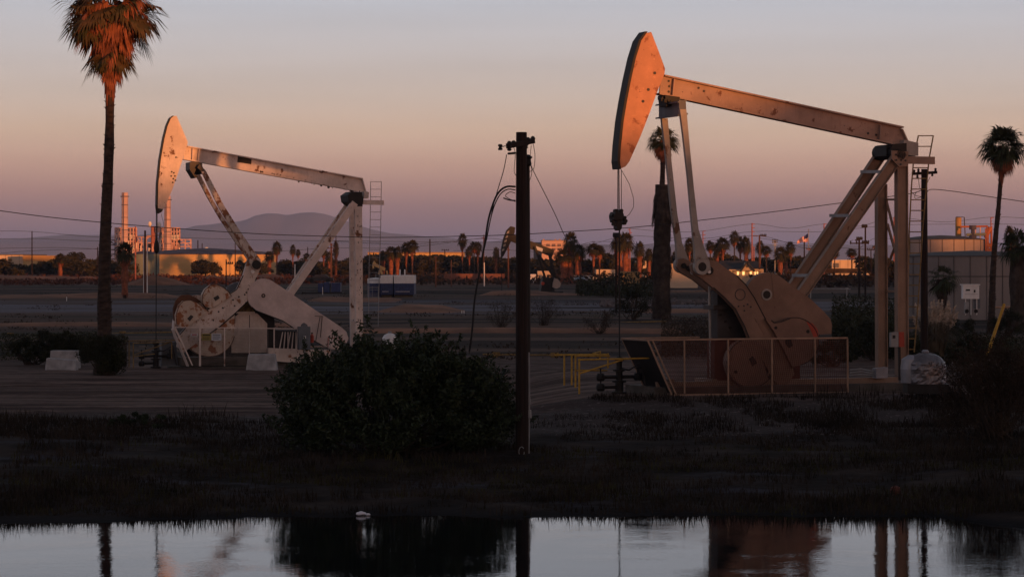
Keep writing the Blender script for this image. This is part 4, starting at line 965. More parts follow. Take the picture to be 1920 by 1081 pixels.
# palms of the background, from five prototypes (unit: metres at 10 m height)
PP = []
protos = [dict(H=9.0, Rc=1.9, tr0=.22, tr1=.17, nf=40, nb=11, skirt=1.4, skirt_to=.45), dict(H=8.5, Rc=2.2, tr0=.25, tr1=.2, nf=44, nb=11, skirt=4.6, skirt_to=.62),
          dict(H=7.0, Rc=2.4, tr0=.35, tr1=.3, nf=46, nb=11, skirt=6.0, skirt_to=.85), dict(H=10., Rc=1.7, tr0=.2, tr1=.15, nf=36, nb=9, skirt=.9, skirt_to=.35)]
def proto_mesh(k, seed):
    a = dict(protos[k]); H = a.pop('H'); Rc = a.pop('Rc'); tr, cr, sk, mm = make_palm(H, Rc, a['tr0'], a['tr1'], a['nf'], a['nb'], a['skirt'], seed, skirt_to=a['skirt_to'])
    return H, Rc, tr, cr, sk
built = {}
def far_palm(px, ytop, ybase, rpx, d, kind, label, seed=0):
    """ytop = crown top, ybase = ground line pixel; rpx crown radius"""
    p = at_ground(px, d); zt = W(px, ytop, d).z; key = (kind, seed % 3)
    H, Rc = protos[kind]['H'], protos[kind]['Rc']; Rw = rpx * d / F; sxy = Rw / Rc / .64; sz = (zt - p.z - .7 * Rw) / H
    sz = max(.2, sz)
    if key not in built:
        _, _, tr, cr, sk = proto_mesh(kind, 50 + 7 * kind + key[1]); t = palm_obj(p, label, (tr, cr, sk, ('trunk', 'leaf_far', 'dead_palm')), 'palms on the horizon')
        built[key] = t
    else: t = clone(built[key], p, label=label, group='palms on the horizon')
    t.location = p; t.scale = (sxy, sxy, sz); t.rotation_euler = (0, 0, seed * 1.7 % 6.28); return t
FP = [
 (113,478,530,9,760,2,'orange shaggy palm stump between the left bushes below the tan building'),
 (234,462,552,14,420,2,'palm before the left frame of the power plant'),
 (385,488,520,5,900,0,'thin palm before the big tank wall left of the crank pin'),
 (449,488,518,5,900,0,'tiny palm at the right end of the tank wall behind the pitman foot'),
 (505,474,512,8,820,2,'bushy palm beside the tallest palm right of the big tank'),
 (519,458,512,8,800,1,'tallest palm in the row right of the big tank, bulging middle'),
 (549,464,508,5,900,1,'slim palm right of the tallest one near the white post'),
 (559,471,505,4,950,0,'smallest palm between the white post and the diagonal leg'),
 (575,476,505,6,900,0,'low palm seen just left of the diagonal leg of the left pumpjack'),
 (607,466,522,6,850,1,'palm seen between diagonal leg and rear post of the left pumpjack'),
 (618,476,524,7,850,2,'thick low palm left of the wooden pole near the left rear post'),
 (630,462,522,5,850,2,'narrow palm right of the wooden pole near the left rear post'),
 (718,474,516,8,800,2,'reddish palm just right of the thin ladder'),
 (733,466,516,9,780,2,'shaggy palm behind the white and blue tanks'),
 (745,468,516,8,790,2,'second shaggy palm behind the white and blue tanks'),
 (762,458,514,9,780,1,'left palm of the tall pair above the white and blue tanks'),
 (773,454,514,10,770,1,'right palm of the tall pair above the white and blue tanks'),
 (867,445,496,7,900,1,'lone tall palm at the right end of the long tan building'),
 (880,466,506,7,900,1,'left palm of the trio right of the tan building'),
 (889,456,505,8,890,0,'middle palm of the trio right of the tan building'),
 (896,459,506,7,905,1,'right palm of the trio right of the tan building'),
 (930,470,508,5,900,2,'small dark palm left of the dark pumpjack head'),
 (1070,444,524,11,640,2,'tall dark palm in front of the pink office block'),
 (1058,468,526,16,640,2,'broad low palm in front of the office block'),
 (1084,462,524,13,650,2,'dark palm right of the office block'),
 (1113,459,520,12,700,1,'palm standing between office block and polished rod'),
 (1124,464,520,9,700,1,'smaller palm beside the one between office and rod'),
 (1161,446,517,13,620,2,'big shaggy palm directly behind the polished rod'),
 (1173,443,517,13,630,2,'big reddish palm right of the polished rod'),
 (1199,462,512,9,700,2,'red trunked palm left of the thick thatched palm'),
 (1217,472,510,7,720,2,'palm touching the left side of the thick thatched palm'),
 (1293,452,505,8,760,1,'palm seen between the two pitman arms of the right pumpjack'),
 (1303,460,506,7,760,2,'reddish palm just left of the near pitman arm'),
 (1332,455,500,8,800,0,'slender palm right of the near pitman arm'),
 (1355,449,502,12,760,1,'bulky palm above the dark roof of the lit house'),
 (1345,462,502,8,770,2,'low palm left of the bulky one above the house roof'),
 (1377,439,500,8,780,0,'tallest palm above the house with lit windows'),
 (1388,450,500,8,790,1,'palm next to the tallest one above the lit house'),
 (1399,453,500,8,800,2,'right palm of the cluster above the lit house gable'),
 (1425,457,504,7,780,1,'left palm of two right of the crossarm pole by the house'),
 (1437,463,506,9,760,0,'right palm of two right of the crossarm pole by the house'),
 (1463,468,512,10,700,2,'dark palm above the hump of the tan belt guard'),
 (1482,458,506,8,740,1,'palm below the free end of the flag'),
 (1474,474,508,7,740,2,'low palm left of the one below the flag'),
 (1522,476,514,8,700,2,'dark palm just left of the near diagonal leg below the flag'),
 (1565,470,505,7,760,0,'palm touching the right side of the diagonal leg'),
 (1597,467,502,9,780,0,'short wide palm in front of the long white building'),
 (1646,474,508,7,760,2,'palm half hidden by the far rear post'),
 (1893,436,492,9,420,1,'reddish palm behind the grey tank near the right edge'),
 (1904,452,492,7,430,0,'small palm behind the tank at the right edge'),
]
for i, (px, yt, yb, rp, d, k, lb) in enumerate(FP): far_palm(px, yt, yb, rp, d, k, lb, i)

# broadleaf trees: four prototypes, copied
def make_tree(seed, n=1500, leaf=.32):
    r = np.random.RandomState(seed); cr = MB(); k = 9
    cs = [np.array([r.normal() * .9, r.normal() * .9, 2.6 + 1.5 * r.rand()]) for _ in range(k)]; rs = [.75 + .7 * r.rand() for _ in range(k)]
    cs += [np.array([r.normal() * 1.2, r.normal() * 1.2, 1.3 + .8 * r.rand()]) for _ in range(4)]; rs += [.9, .8, .9, 1.0]
    leaf_quads(cr, blob_cloud(r, cs, rs, n), leaf, r)
    tr = MB(); tr.tube([(0, 0, 0), (.05, 0, .9), (0, .05, 1.9)], [.2, .15, .1], 7)
    for c in cs[:6]: tr.tube([(0, .02, 1.3), (c[0] * .5, c[1] * .5, c[2] * .7), tuple(c)], [.1, .06, .02], 5)
    return cr, tr
TP = []
def far_tree(px, ytop, ybase_d, wpx, label, kind, name='broadleaf_tree', m='leaf_far', cat='tree', group='trees on the horizon'):
    d = ybase_d; p = at_ground(px, d); h = W(px, ytop, d).z - p.z; w_ = wpx * d / F / 2
    key = (kind % 4, m)
    if key not in built:
        cr, tr = make_tree(100 + kind % 4); t = thing(name, p, label, cat, group)
        o = cr.build('crown', M[m], None); o.parent = t; o = tr.build('trunk', M['bark'], None); o.parent = t; built[key] = t
    else: t = clone(built[key], p, label=label, group=group); t.name = name
    t.location = p; t.scale = (w_ / 2.1, w_ / 2.1, h / 4.9); t.rotation_euler = (0, 0, kind * 2.1); return t
FT = [
 (8,488,860,34,'dark round tree at the far left below the pale building'), (32,500,850,20,'low dark bush tree beside the far left round tree'), (61,496,900,12,'small round tree in front of the tan building wall'),
 (86,491,880,26,'round dark tree before the right part of the tan building'), (126,476,900,30,'tall dark tree right of the tan building'), (140,486,860,26,'broad tree between tan building and tall left palm'),
 (158,490,820,34,'brownish bushy tree left of the tall palm trunk'), (180,482,900,20,'dark tree just left of the tall palm trunk'), (215,490,850,24,'dark tree at the foot of the power plant frame'),
 (232,494,840,20,'low tree below the left power plant frame'), (372,492,900,14,'left half of the dark tree pair before the tank wall'), (386,489,900,24,'big dark tree in front of the lit tank wall'),
 (402,494,900,14,'right smaller dark tree beside the big one before the tank'), (463,492,900,20,'dark tree at the right end of the tank behind the crank'), (486,494,950,20,'low tree between tank end and tall palm row'),
 (540,488,950,30,'dark tree behind the white post'), (562,487,960,26,'tree right of the white post'), (590,489,940,34,'dark tree under the diagonal leg'), (596,500,800,30,'low bush tree below the diagonal leg'),
 (645,484,950,36,'wide dark tree left of the left rear post'), (655,492,900,30,'tree behind the left rear post'), (692,482,1000,34,'dark tree crown behind the thin ladder'), (716,484,1010,30,'dark tree right of the ladder above the tanks'),
 (740,486,1000,30,'tree behind the shaggy palms over the tanks'), (792,485,1000,30,'tree right of the tall palm pair'), (812,482,1010,34,'wide tree under the tan building wall'), (835,479,1020,34,'highest tree of the belt below the tan building'),
 (858,482,1010,32,'tree below the lone tall palm'), (884,484,1000,32,'tree below the palm trio'), (908,485,1005,30,'tree left of the hanging cables'), (930,486,1000,30,'tree below the dark pumpjack head'),
 (952,484,1010,30,'tree just left of the near power pole'), (1004,486,900,34,'tree under the dark pumpjack beam'), (1024,488,880,30,'tree between dark beam and office block'), (1048,490,800,36,'dark tree below the office block'),
 (1100,486,820,34,'tree between office palms and rod palm'), (1136,478,800,34,'wide dark tree left of the polished rod'), (1150,486,790,26,'low tree left of the big shaggy palm'), (1188,488,790,24,'tree between the reddish palms right of the rod'),
 (1226,480,900,22,'tree left of the thatched palm'), (1262,478,900,20,'tree just right of the thatched palm'), (1283,468,860,24,'tree between the pitman arms'), (1312,486,860,22,'tree behind the crank pin bearing'),
 (1344,478,900,26,'tree behind the lit house roof, left'), (1368,476,900,30,'tree behind the lit house roof, middle'), (1412,484,900,24,'tree right of the lit house'), (1452,482,880,30,'tree above the belt guard hump'),
 (1490,488,860,34,'tree below the flagpole'), (1510,484,860,28,'tree right of the flagpole foot'), (1540,488,850,28,'tree hidden behind the diagonal leg'), (1640,482,700,30,'tree left of the far rear post'),
 (1672,492,640,26,'tree seen between the rear posts'),
]
for i, (px, yt, d, wp, lb) in enumerate(FT): far_tree(px, yt - 2, d, wp * 1.7, lb, i)

# low scrub belts: nobody could count it
def scrub_belt(name, px0, px1, d0, d1, n, size, h, m, seed):
    r = np.random.RandomState(seed); mb = MB(); d = d0 + (d1 - d0) * r.rand(n); px = px0 + (px1 - px0) * r.rand(n); x = (px - CX) * d / F
    hh = h * (.3 + .9 * np.clip(fbm(x * .05, d * .02, 3) + .4, 0, 1.2)); z = gz(x, d) + hh * r.rand(n)
    leaf_quads(mb, np.stack([x, d, z], 1), size, r); o = mb.build(name, M[m]); tag(o, kind='stuff'); return o
scrub_belt('scrub', -40, 700, 640, 900, 8000, .6, 1.5, 'scrub', 1)
scrub_belt('scrub', 640, 1400, 620, 900, 6000, .7, 2.0, 'scrub2', 2)
scrub_belt('scrub', 1080, 1225, 400, 470, 4200, .28, 3.6, 'leaf_dark', 3)
scrub_belt('scrub', 1400, 2000, 520, 760, 5200, .7, 2.8, 'scrub2', 4)
r_ = np.random.RandomState(6); mb = MB(); nt_ = 900; dd_ = 150 + 470 * r_.rand(nt_)**1.3; xx_ = (-1060 + 2100 * r_.rand(nt_)) * dd_ / F
k_ = fbm(xx_ * .03, dd_ * .04, 3) > -.02; xx_, dd_ = xx_[k_], dd_[k_]; s_ = .25 + .6 * r_.rand(len(xx_)); zz_ = gz(xx_, dd_)
C = np.repeat(np.stack([xx_, dd_, zz_], 1), 26, 0); S_ = np.repeat(s_, 26)[:, None]; o_ = r_.normal(size=C.shape) * S_ * np.array([1.4, 1, 0]); o_[:, 2] = np.abs(r_.normal(size=len(C))) * S_[:, 0] * .28
leaf_quads(mb, C + o_, .11, r_); tag(mb.build('ground_cover', M['scrub2']), kind='stuff')
# dark wood closing the horizon
def wood_belt(px0, px1, d, dep, yt, n, size, seed, m='leaf_far'):
    r = np.random.RandomState(seed); mb = MB(); px = px0 + (px1 - px0) * r.rand(n); dd = d + dep * r.rand(n); x = (px - CX) * dd / F
    top = CAMZ - (yt - HY) * d / F; hh = top * (.78 + .45 * fbm(x * .035 + seed, x * 0 + 3, 4)); u = r.rand(n)**.7
    leaf_quads(mb, np.stack([x, dd, .3 + hh * u], 1), size, r); tag(mb.build('wood', M[m]), kind='stuff')
wood_belt(685, 1240, 1010, 60, 482, 12000, 1.3, 1, 'leaf_dark'); wood_belt(-80, 215, 1090, 50, 499, 3500, 1.2, 2); wood_belt(505, 690, 1060, 50, 491, 4500, 1.2, 5, 'leaf_dark'); wood_belt(1200, 2050, 1000, 60, 486, 11000, 1.2, 3, 'leaf_dark')
scrub_belt('scrub', 1560, 1700, 150, 230, 9000, .13, 2.6, 'leaf_dark', 7)
scrub_belt('ground_cover', 1685, 2010, 152, 190, 16000, .07, .9, 'leaf_dark', 8)
scrub_belt('ground_cover', 1240, 1340, 150, 230, 6000, .08, .9, 'scrub2', 9)
scrub_belt('ground_cover', -60, 200, 150, 200, 7000, .08, .8, 'leaf_dark', 10)

# shrubs and bushes near the viewer
def bush(name, px, d, w_, h, dep, n, leaf, label, m='leaf_bush', seed=1, stems=14, cat='bush', group=None, blobs=26, flat=.0, lowgap=.25, sprays=0, sr=1.0):
    r = np.random.RandomState(seed); p = at_ground(px, d); t = thing(name, p, label, cat, group); cs, rs = [], []
    for _ in range(blobs):
        a = r.rand() * 6.28; q = math.sqrt(r.rand()); x = math.cos(a) * q * w_ / 2 * .86; y = math.sin(a) * q * dep / 2 * .86
        top = h * math.sqrt(max(.06, 1 - (2 * x / w_)**2 * .8)); z = top * (lowgap + (1 - lowgap) * r.rand()) * .86
        cs.append(np.array([x, y, z])); rs.append(h * ((.07 + .15 * r.rand()) if sprays else (.12 + .10 * r.rand())))
    SP = []
    for _ in range(sprays):
        a = r.rand() * 6.28; el = r.rand() * 1.35; q = .82 + .12 * r.rand(); b = np.array([math.cos(a) * math.cos(el) * w_ / 2 * q, math.sin(a) * math.cos(el) * dep / 2 * q, h * (.12 + .80 * math.sin(el)) * q])
        dr = np.array([b[0] / w_ * 2 + r.normal() * .3, b[1] / dep * 2 + r.normal() * .3, .35 + .6 * r.rand()]); dr /= np.linalg.norm(dr); L_ = .45 + .8 * r.rand(); k_ = int(60 + 60 * r.rand()); u = r.rand(k_)[:, None]
        SP.append(b + dr * L_ * u + r.normal(size=(k_, 3)) * (.10 * (1 - u) + .03)); SP.append(b - dr * .3 + r.normal(size=(40, 3)) * .16)
    mb = MB(); C = blob_cloud(r, cs, rs, n, .35); C = np.concatenate([C] + SP) if SP else C; C = C[C[:, 2] > .03]; leaf_quads(mb, C, leaf, r, aspect=.38)
    o = mb.build('foliage', M[m], None); o.parent = t
    for k in range(stems):
        c = cs[r.randint(len(cs))]; b = np.array([r.normal() * w_ * .05, r.normal() * dep * .05, 0]); mid = (b + c) / 2 + np.array([0, 0, -.1 * h]) * r.rand()
        mb = MB(); mb.tube([b, mid, c, c + (c - mid) * .3], [.05 * sr, .035 * sr, .02 * sr, .006], 6); o = mb.build('branch', M['bark'], None); o.parent = t
    return t
bush('bush', 748, 79.0, 7.3, 3.55, 4.6, 36000, .072, 'very large dark leafy bush left of the near power pole', seed=4, blobs=58, stems=40, lowgap=.12, sprays=260)
bush('bush', 590, 80.5, 2.4, 2.9, 2.2, 7500, .06, 'left shoulder of dark leaves beside the very large bush', seed=5, blobs=16, stems=9, lowgap=.3, sprays=50)
bush('bush', 690, 118, 2.2, 1.9, 1.5, 3500, .06, 'dark bush at the foot of the left pumpjack rear post', seed=15, blobs=12, stems=6)
bush('bush', 905, 80.5, 2.6, 2.0, 2.0, 6500, .055, 'right low shoulder of leaves between the very large bush and pole', seed=6, blobs=14, stems=8, sprays=40)
bush('bush', 110, 140, 4.4, 2.2, 2.5, 9000, .07, 'dark bush behind the two white concrete blocks', m='leaf_dark', seed=7, group='dark bushes at the left')
bush('bush', 58, 143, 2.6, 1.7, 2.2, 4500, .07, 'low dark bush left of the white concrete blocks', m='leaf_dark', seed=8, group='dark bushes at the left')
bush('bush', 198, 124, 2.3, 2.7, 1.8, 9000, .06, 'ivy like bush wrapped round the foot of the tall palm', m='leaf_dark', seed=9, blobs=22, lowgap=.05)
bush('bush', 262, 86.5, 2.6, .62, 1.4, 7000, .035, 'low flat green shrub on the bank below the dirt pad', seed=10, blobs=20, stems=5, lowgap=.1)
bush('bush', 120, 142, 3.0, 1.9, 2, 3500, .07, 'sparse dark bush right of the white concrete blocks', m='scrub2', seed=18, group='dark bushes at the left')
bush('bush', 1640, 150, 4.0, 2.8, 3, 9000, .07, 'dark bush between belt guard and rear posts of the right pumpjack', m='leaf_dark', seed=11)
bush('bush', 1600, 160, 3.6, 2.6, 3, 7000, .07, 'dark bush right behind the tan belt guard', m='leaf_dark', seed=12)
bush('bush', 1905, 92, 3.2, 1.9, 2.5, 11000, .045, 'dark bush at the right edge beyond the foil wrapped tank', m='leaf_dark', seed=13, blobs=26)
bush('bush', 1872, 82, 3.8, 3.3, 2.5, 15000, .04, 'sparse twiggy bush on the right bank above the water', m='scrub2', seed=14, blobs=60, stems=60, lowgap=.1, sprays=60, sr=.6)
bush('bush', 1795, 193, 3.0, 1.9, 2.0, 4500, .06, 'dark bush left of the white cabinet', m='leaf_dark', seed=16)
bush('bush', 1888, 196, 3.2, 2.4, 2.5, 5200, .06, 'dark bush behind the leaning yellow post', m='leaf_dark', seed=17)
bush('bush', 1185, 250, 4.2, 3.6, 2.5, 3500, .09, 'leafy bush left of the thatched palm foot', m='leaf_dark', seed=19)
for px, d, w_, h, lb, sd in ((940,215,3.4,2.6,'bare twiggy shrub left of the near power pole',21), (1020,222,3.4,2.7,'bare twiggy shrub right of the near power pole',22), (1125,205,2.8,2.1,'sparse dry shrub left of the thin rod',23)):
    bush('shrub', px, d, w_, h, 2, 1500, .05, lb, m='scrub2', seed=sd, stems=44, sr=.35, blobs=40, lowgap=.3, cat='shrub', group='sparse dry shrubs')

bush('bush', 1700, 140, 2.6, 1.9, 2.0, 5000, .07, 'dark bush directly behind the near rear post of the right pumpjack', m='leaf_dark', seed=41)
bush('bush', 1835, 150, 3.2, 1.7, 2.4, 6000, .07, 'low dark bush between the pampas grass and the yellow post', m='leaf_dark', seed=42)
bush('bush', 1560, 140, 2.6, 1.6, 2.0, 4500, .07, 'low dark bush at the right end of the mesh guard', m='leaf_dark', seed=43)
bush('bush', 1790, 132, 2.6, 1.2, 2.0, 4000, .06, 'low dark bush just right of the foil wrapped tank', m='leaf_dark', seed=44)
# pampas grass
p = at_ground(1752, 150); t = thing('pampas_grass', p, 'tall pampas grass clump with pale plumes before the grey tank', 'grass clump')
r = np.random.RandomState(3); mb = MB(); pl = MB()
for i in range(1300):
    a = r.rand() * 6.28; q = .5 * math.sqrt(r.rand()); b = np.array([math.cos(a) * q, math.sin(a) * q, 0]); L_ = 1.6 + 1.3 * r.rand(); sp = .3 + .95 * r.rand()
    m_ = b + np.array([math.cos(a) * sp * .4, math.sin(a) * sp * .4, L_ * .8]); tp = b + np.array([math.cos(a) * sp * 1.3, math.sin(a) * sp * 1.3, L_ * (.95 - .35 * sp)]); s_ = np.array([-math.sin(a), math.cos(a), 0]) * .012
    mb.add([b - s_, b + s_, m_ + s_, m_ - s_, tp], [(0, 1, 2, 3), (3, 2, 4)])
o = mb.build('blades', M['pampas'], None); o.parent = t
for i in range(46):
    a = r.rand() * 6.28; sp = .3 + 1.25 * r.rand(); L_ = 2.5 + 1.1 * r.rand(); e = np.array([math.cos(a) * sp, math.sin(a) * sp * .6, L_]); s0 = e * .66
    pl = MB(); pl.tube([(0, 0, .3), s0 * [.8, .8, 1], s0], .012, 4)
    n = 260; u = r.rand(n)[:, None]; C = s0 + (e - s0) * u + r.normal(size=(n, 3)) * .075 * np.sin(np.pi * np.clip(u, .08, .95)); leaf_quads(pl, C, .07, r, aspect=.25)
    o = pl.build('plume', M['plume'], None); o.parent = t

# grass of the bank and the shore
def grass(name, n, seed, m, fy, h0, h1, xr=(-15, 17), wide=.012, thr=-.05):
    r = np.random.RandomState(seed); x = xr[0] + (xr[1] - xr[0]) * r.rand(n); y = fy[0] + (fy[1] - fy[0]) * r.rand(n)
    k = fbm(x * .45 + seed, y * .6, 3) + .25 * fbm(x * 2, y * 2, 2) > thr; x, y = x[k], y[k]; z = gz(x, y); k = z > .015; x, y, z = x[k], y[k], z[k]; n = len(x)
    h = (h0 + (h1 - h0) * r.rand(n)**2) * (.6 + np.clip(fbm(x * .3, y * .3 + 9, 2) + .5, 0, 1)); a = r.rand(n) * 6.28; ln = h * (.2 + .5 * r.rand(n)); w_ = wide * (.6 + .8 * r.rand(n)); dx, dy = np.cos(a), np.sin(a)
    B0 = np.stack([x - dy * w_, y + dx * w_, z - .02], 1); B1 = np.stack([x + dy * w_, y - dx * w_, z - .02], 1)
    M0 = np.stack([x + dx * ln * .4 - dy * w_ * .7, y + dy * ln * .4 + dx * w_ * .7, z + h * .6], 1); M1 = np.stack([x + dx * ln * .4 + dy * w_ * .7, y + dy * ln * .4 - dx * w_ * .7, z + h * .6], 1)
    T = np.stack([x + dx * ln, y + dy * ln, z + h], 1); V = np.stack([B0, B1, M1, M0, T], 1).reshape(-1, 3); b = np.arange(n)[:, None] * 5
    mb = MB(); mb.v = list(map(tuple, V.tolist())); mb.n = len(mb.v); mb.f = list(map(tuple, (b + np.array([0, 1, 2, 3])).tolist())) + list(map(tuple, (b + np.array([3, 2, 4])).tolist())); mb.m = [0] * len(mb.f)
    o = mb.build(name, M[m]); tag(o, kind='stuff'); return o
grass('grass', 60000, 31, 'grass', (64.3, 90), .05, .26)
grass('grass', 26000, 32, 'grassg', (64.5, 80), .05, .20, thr=.12)
grass('shore_grass', 9000, 33, 'grass', (64.3, 68.5), .12, .42, thr=.05)
grass('grass', 22000, 34, 'grass', (86, 94), .05, .22, xr=(2, 18), thr=.1)
grass('weeds', 9000, 35, 'grass', (80, 92), .10, .45, xr=(-19, -9), thr=.0)
grass('weeds', 7000, 36, 'grass', (74, 95), .10, .5, xr=(11, 19), thr=.0)
# ------------------------------------------------------------------ poles and wires
def tapered(mb, a, b, r0, r1, n=10): mb.tube([a, a.lerp(b, .5), b], [r0, (r0 + r1) / 2, r1], n)
# near power pole
d0 = 78.0; p = at_ground(979, d0); t = thing('power_pole', p, 'near dark wooden power pole standing between the two pumpjacks', 'power pole', 'wooden power poles')
top = W(975, 248, d0)
mb = MB(); tapered(mb, p - Vector((0,0,.3)), Vector((p.x - .02, d0, top.z)), .205, .165, 14); mb.build('pole', M['wood'], t)
mb = MB(); mb.bar(W(952,274,d0 - .75), W(1000,264,d0 + .35), .13, .15); ca = mb.build('crossarm', M['wood'], t)
for (x, y, dd) in ((955,270,-.7),(963,269,-.45),(990,263,.1),(999,261,.35),(955,276,-.7),(986,272,.05)):
    mb = MB(); mb.lathe(W(x, y + 1, d0 + dd), [(.03,-.10),(.075,-.06),(.05,-.02),(.085,.02),(.06,.08),(.03,.11)], 10); mb.build('insulator', M['blackmetal'], ca)
mb = MB(); c = W(938, 276, d0 - .8); mb.lathe(c, [(.05,-.09),(.075,-.06),(.04,0),(.075,.05),(.05,.09)], 10); mb.tube([c, W(946,274,d0-.8), W(952,274,d0-.75)], .014, 5); mb.build('strain_insulator', M['blackmetal'], t)
mb = MB(); mb.tube([W(953,288,d0-.3), W(966,287,d0)], .035, 6); mb.build('bracket', M['blackmetal'], t)
mb = MB(); tapered(mb, W(990,660,d0+.25), W(989,298,d0+.25), .085, .07, 8); mb.lathe(W(989,302,d0+.25), [(.05,-.2),(.13,-.1),(.10,.05),(.16,.12),(.05,.2)], 8); mb.build('riser_pipe', M['blackmetal'], t)
mb = MB(); mb.tube([W(991,660,d0+.2), W(992,740,d0+.1), W(991,852,d0)], [.035,.035,.03], 6); mb.bar(W(991,742,d0+.05), W(993,758,d0+.05), .10, .10); mb.bar(W(993,768,d0+.05), W(994,783,d0+.05), .16, .1); cb = mb.build('conduit', M['steel'], t)
mb = MB(); q = [W(978 + 5*math.cos(a), 846 + 9*math.sin(a), d0 - .28) for a in np.linspace(0, 5.6, 14)]; mb.tube(q, .012, 5, cap=False); mb.build('cable_coil', M['steel'], t)
def cable(pts, d, r, label, group=None, name='cable', parent=None):
    """pts: (px, py[, depth offset])"""
    P = [W(q[0], q[1], d + (q[2] if len(q) > 2 else 0)) for q in pts]; Q = []
    for i in range(len(P) - 1):       # catmull-rom
        a = P[max(i-1, 0)]; b = P[i]; c = P[i+1]; e = P[min(i+2, len(P)-1)]
        for k in range(6):
            u = k / 6; Q.append(.5 * ((2*b) + (c - a)*u + (2*a - 5*b + 4*c - e)*u*u + (3*b - a - 3*c + e)*u**3))
    Q.append(P[-1]); mb = MB(); mb.tube(Q, r, 5)
    if parent: return mb.build(name, M['wire'], parent)
    o = mb.build(name, M['wire'], None, P[0]); tag(o, label, 'cable', group); return o
cable([(950,290,-.4),(944,320,-.5),(935,350,-.5),(925,385,-.5),(914,440,-.5),(905,480,-.4)], d0, .014, 'thin cable dropping from the crossarm bracket left of the near pole', 'cables hanging by the near pole')
cable([(966,350),(950,350,-.2),(937,358,-.5),(927,375,-.6),(916,410,-.6),(908,460,-.6),(899,510,-.5),(890,560,-.4),(885,620,-.3),(880,658,-.2)], d0, .032, 'heavy black cable looping from the near pole down to the bush', 'cables hanging by the near pole')
cable([(966,356),(952,355,-.2),(940,362,-.4),(930,378,-.5),(921,405,-.5),(912,450,-.5)], d0, .018, 'second cable looping beside the heavy black cable', 'cables hanging by the near pole')
cable([(966,376),(955,375,-.2),(944,371,-.3)], d0, .022, 'short cable stub sticking out left of the near pole', 'cables hanging by the near pole')
cable([(966,362),(956,360,-.1),(948,368,-.2),(966,378)], d0, .012, 'small cable loop against the near pole', 'cables hanging by the near pole')
cable([(992,300,.2),(1000,320,1),(1020,360,3),(1040,400,6),(1056,436,9),(1066,455,11)], d0, .012, 'thin guy wire slanting right from the near pole top', 'cables hanging by the near pole')
for k, pts in enumerate(([(986,277),(983,300),(986,330),(992,346)],[(999,268),(1003,290),(1001,315),(993,322)],[(996,272),(994,300),(997,325),(990,345)],[(963,275),(966,290),(964,320),(968,330)])):
    cable(pts, d0 + .1, .010, '', parent=t, name='jumper_wire')
# long wire across the picture, ending on the second pole
d1 = 130.
cable([(-60,386,-14),(0,395,-12),(120,410,-9),(300,426,-5),(480,438),(620,443),(720,445),(850,443),(960,440),(1100,432),(1200,425),(1330,411),(1450,397),(1580,380),(1700,364),(1727,357)], d1, .020, 'long sagging wire running from the left edge to the right pole', 'long overhead wires')
cable([(1738,360),(1748,355),(1790,359),(1850,368),(1920,378),(1990,388)], d1, .020, 'wire leaving the right pole towards the right edge', 'long overhead wires')
p = at_ground(1733, d1); t = thing('power_pole', p, 'dark power pole close behind the ladder of the right pumpjack', 'power pole', 'wooden power poles')
mb = MB(); tapered(mb, p, W(1733,317,d1), .20, .155, 12); mb.build('pole', M['wood'], t)
mb = MB(); mb.bar(W(1710,326,d1-.2), W(1757,323,d1-.1), .12, .14); ca = mb.build('crossarm', M['wood'], t)
for (x, y) in ((1714,322),(1722,320),(1754,319),(1748,327),(1720,332)):
    mb = MB(); mb.lathe(W(x, y, d1 - .15), [(.03,-.10),(.07,-.05),(.045,0),(.07,.05),(.03,.11)], 8); mb.build('insulator', M['blackmetal'], ca)
for pts in ([(1722,332),(1724,350),(1729,358)],[(1727,357),(1717,362),(1716,372),(1727,369)],[(1744,332),(1738,345),(1737,360)],[(1706,357),(1716,366),(1728,369)]): cable(pts, d1 - .2, .014, '', parent=t, name='jumper_wire')
# far poles
def far_pole(px, yt, d, r, label, arms=(), m='wood', top_px=None, name='utility_pole', group='distant poles', side=()):
    p = at_ground(px, d); t = thing(name, p, label, 'pole', group); a = W(px if top_px is None else top_px, yt, d)
    mb = MB(); tapered(mb, p, a, r, r * .75, 7); mb.build('pole', M[m], t)
    for (y, x0, x1) in arms:
        mb = MB(); mb.bar(W(x0, y, d - .3), W(x1, y, d - .3), .16 * max(1, d / 700), .2 * max(1, d / 700)); c = mb.build('crossarm', M[m], t)
        if abs(x1 - x0) > 9:
            for x in np.linspace(x0 + 1, x1 - 1, 4):
                mb = MB(); z = W(x, y - 1.2, d - .3); mb.lathe(z, [(.10,-.25),(.16,0),(.08,.3)], 6); mb.build('insulator', M['blackmetal'], c)
    return t
far_pole(60,433,760,.20,'tall thin pole at the far left before the tan building', m='wood')
far_pole(183,463,820,.22,'short thin pole just left of the tall palm trunk')
far_pole(272,432,430,.22,'brown pole with two pale struts before the power plant', arms=(), m='wood2')
far_pole(269.5,448,431,.10,'left pale strut of the brown pole before the power plant', m='white', group='pale posts')
far_pole(276,450,431,.10,'right pale strut of the brown pole before the power plant', m='white', group='pale posts')
far_pole(254,424,700,.22,'reddish pole in front of the left stack frame', m='redwood')
far_pole(441,450,640,.14,'thin black pole standing against the lit tank wall')
far_pole(424,486,560,.16,'short black pole with slanting crossarm before the tank', arms=((494,424,437),))
far_pole(371,450,1300,.35,'thin mast rising above the left end of the big tank', arms=())
far_pole(379,456,1300,.30,'shorter mast with small lamp above the big tank')
far_pole(630,434,700,.14,'tall thin dark pole above the palms near the left rear post')
far_pole(621,456,640,.26,'wooden pole with wide crossarm left of the left rear post', arms=((465,608,628),(458,617,625),(471,617,625)), m='wood2')
far_pole(577,463,900,.2,'thin mast among the small palms left of the diagonal leg')
far_pole(553,495,470,.12,'short white post right of the tall palm row', m='white', group='pale posts')
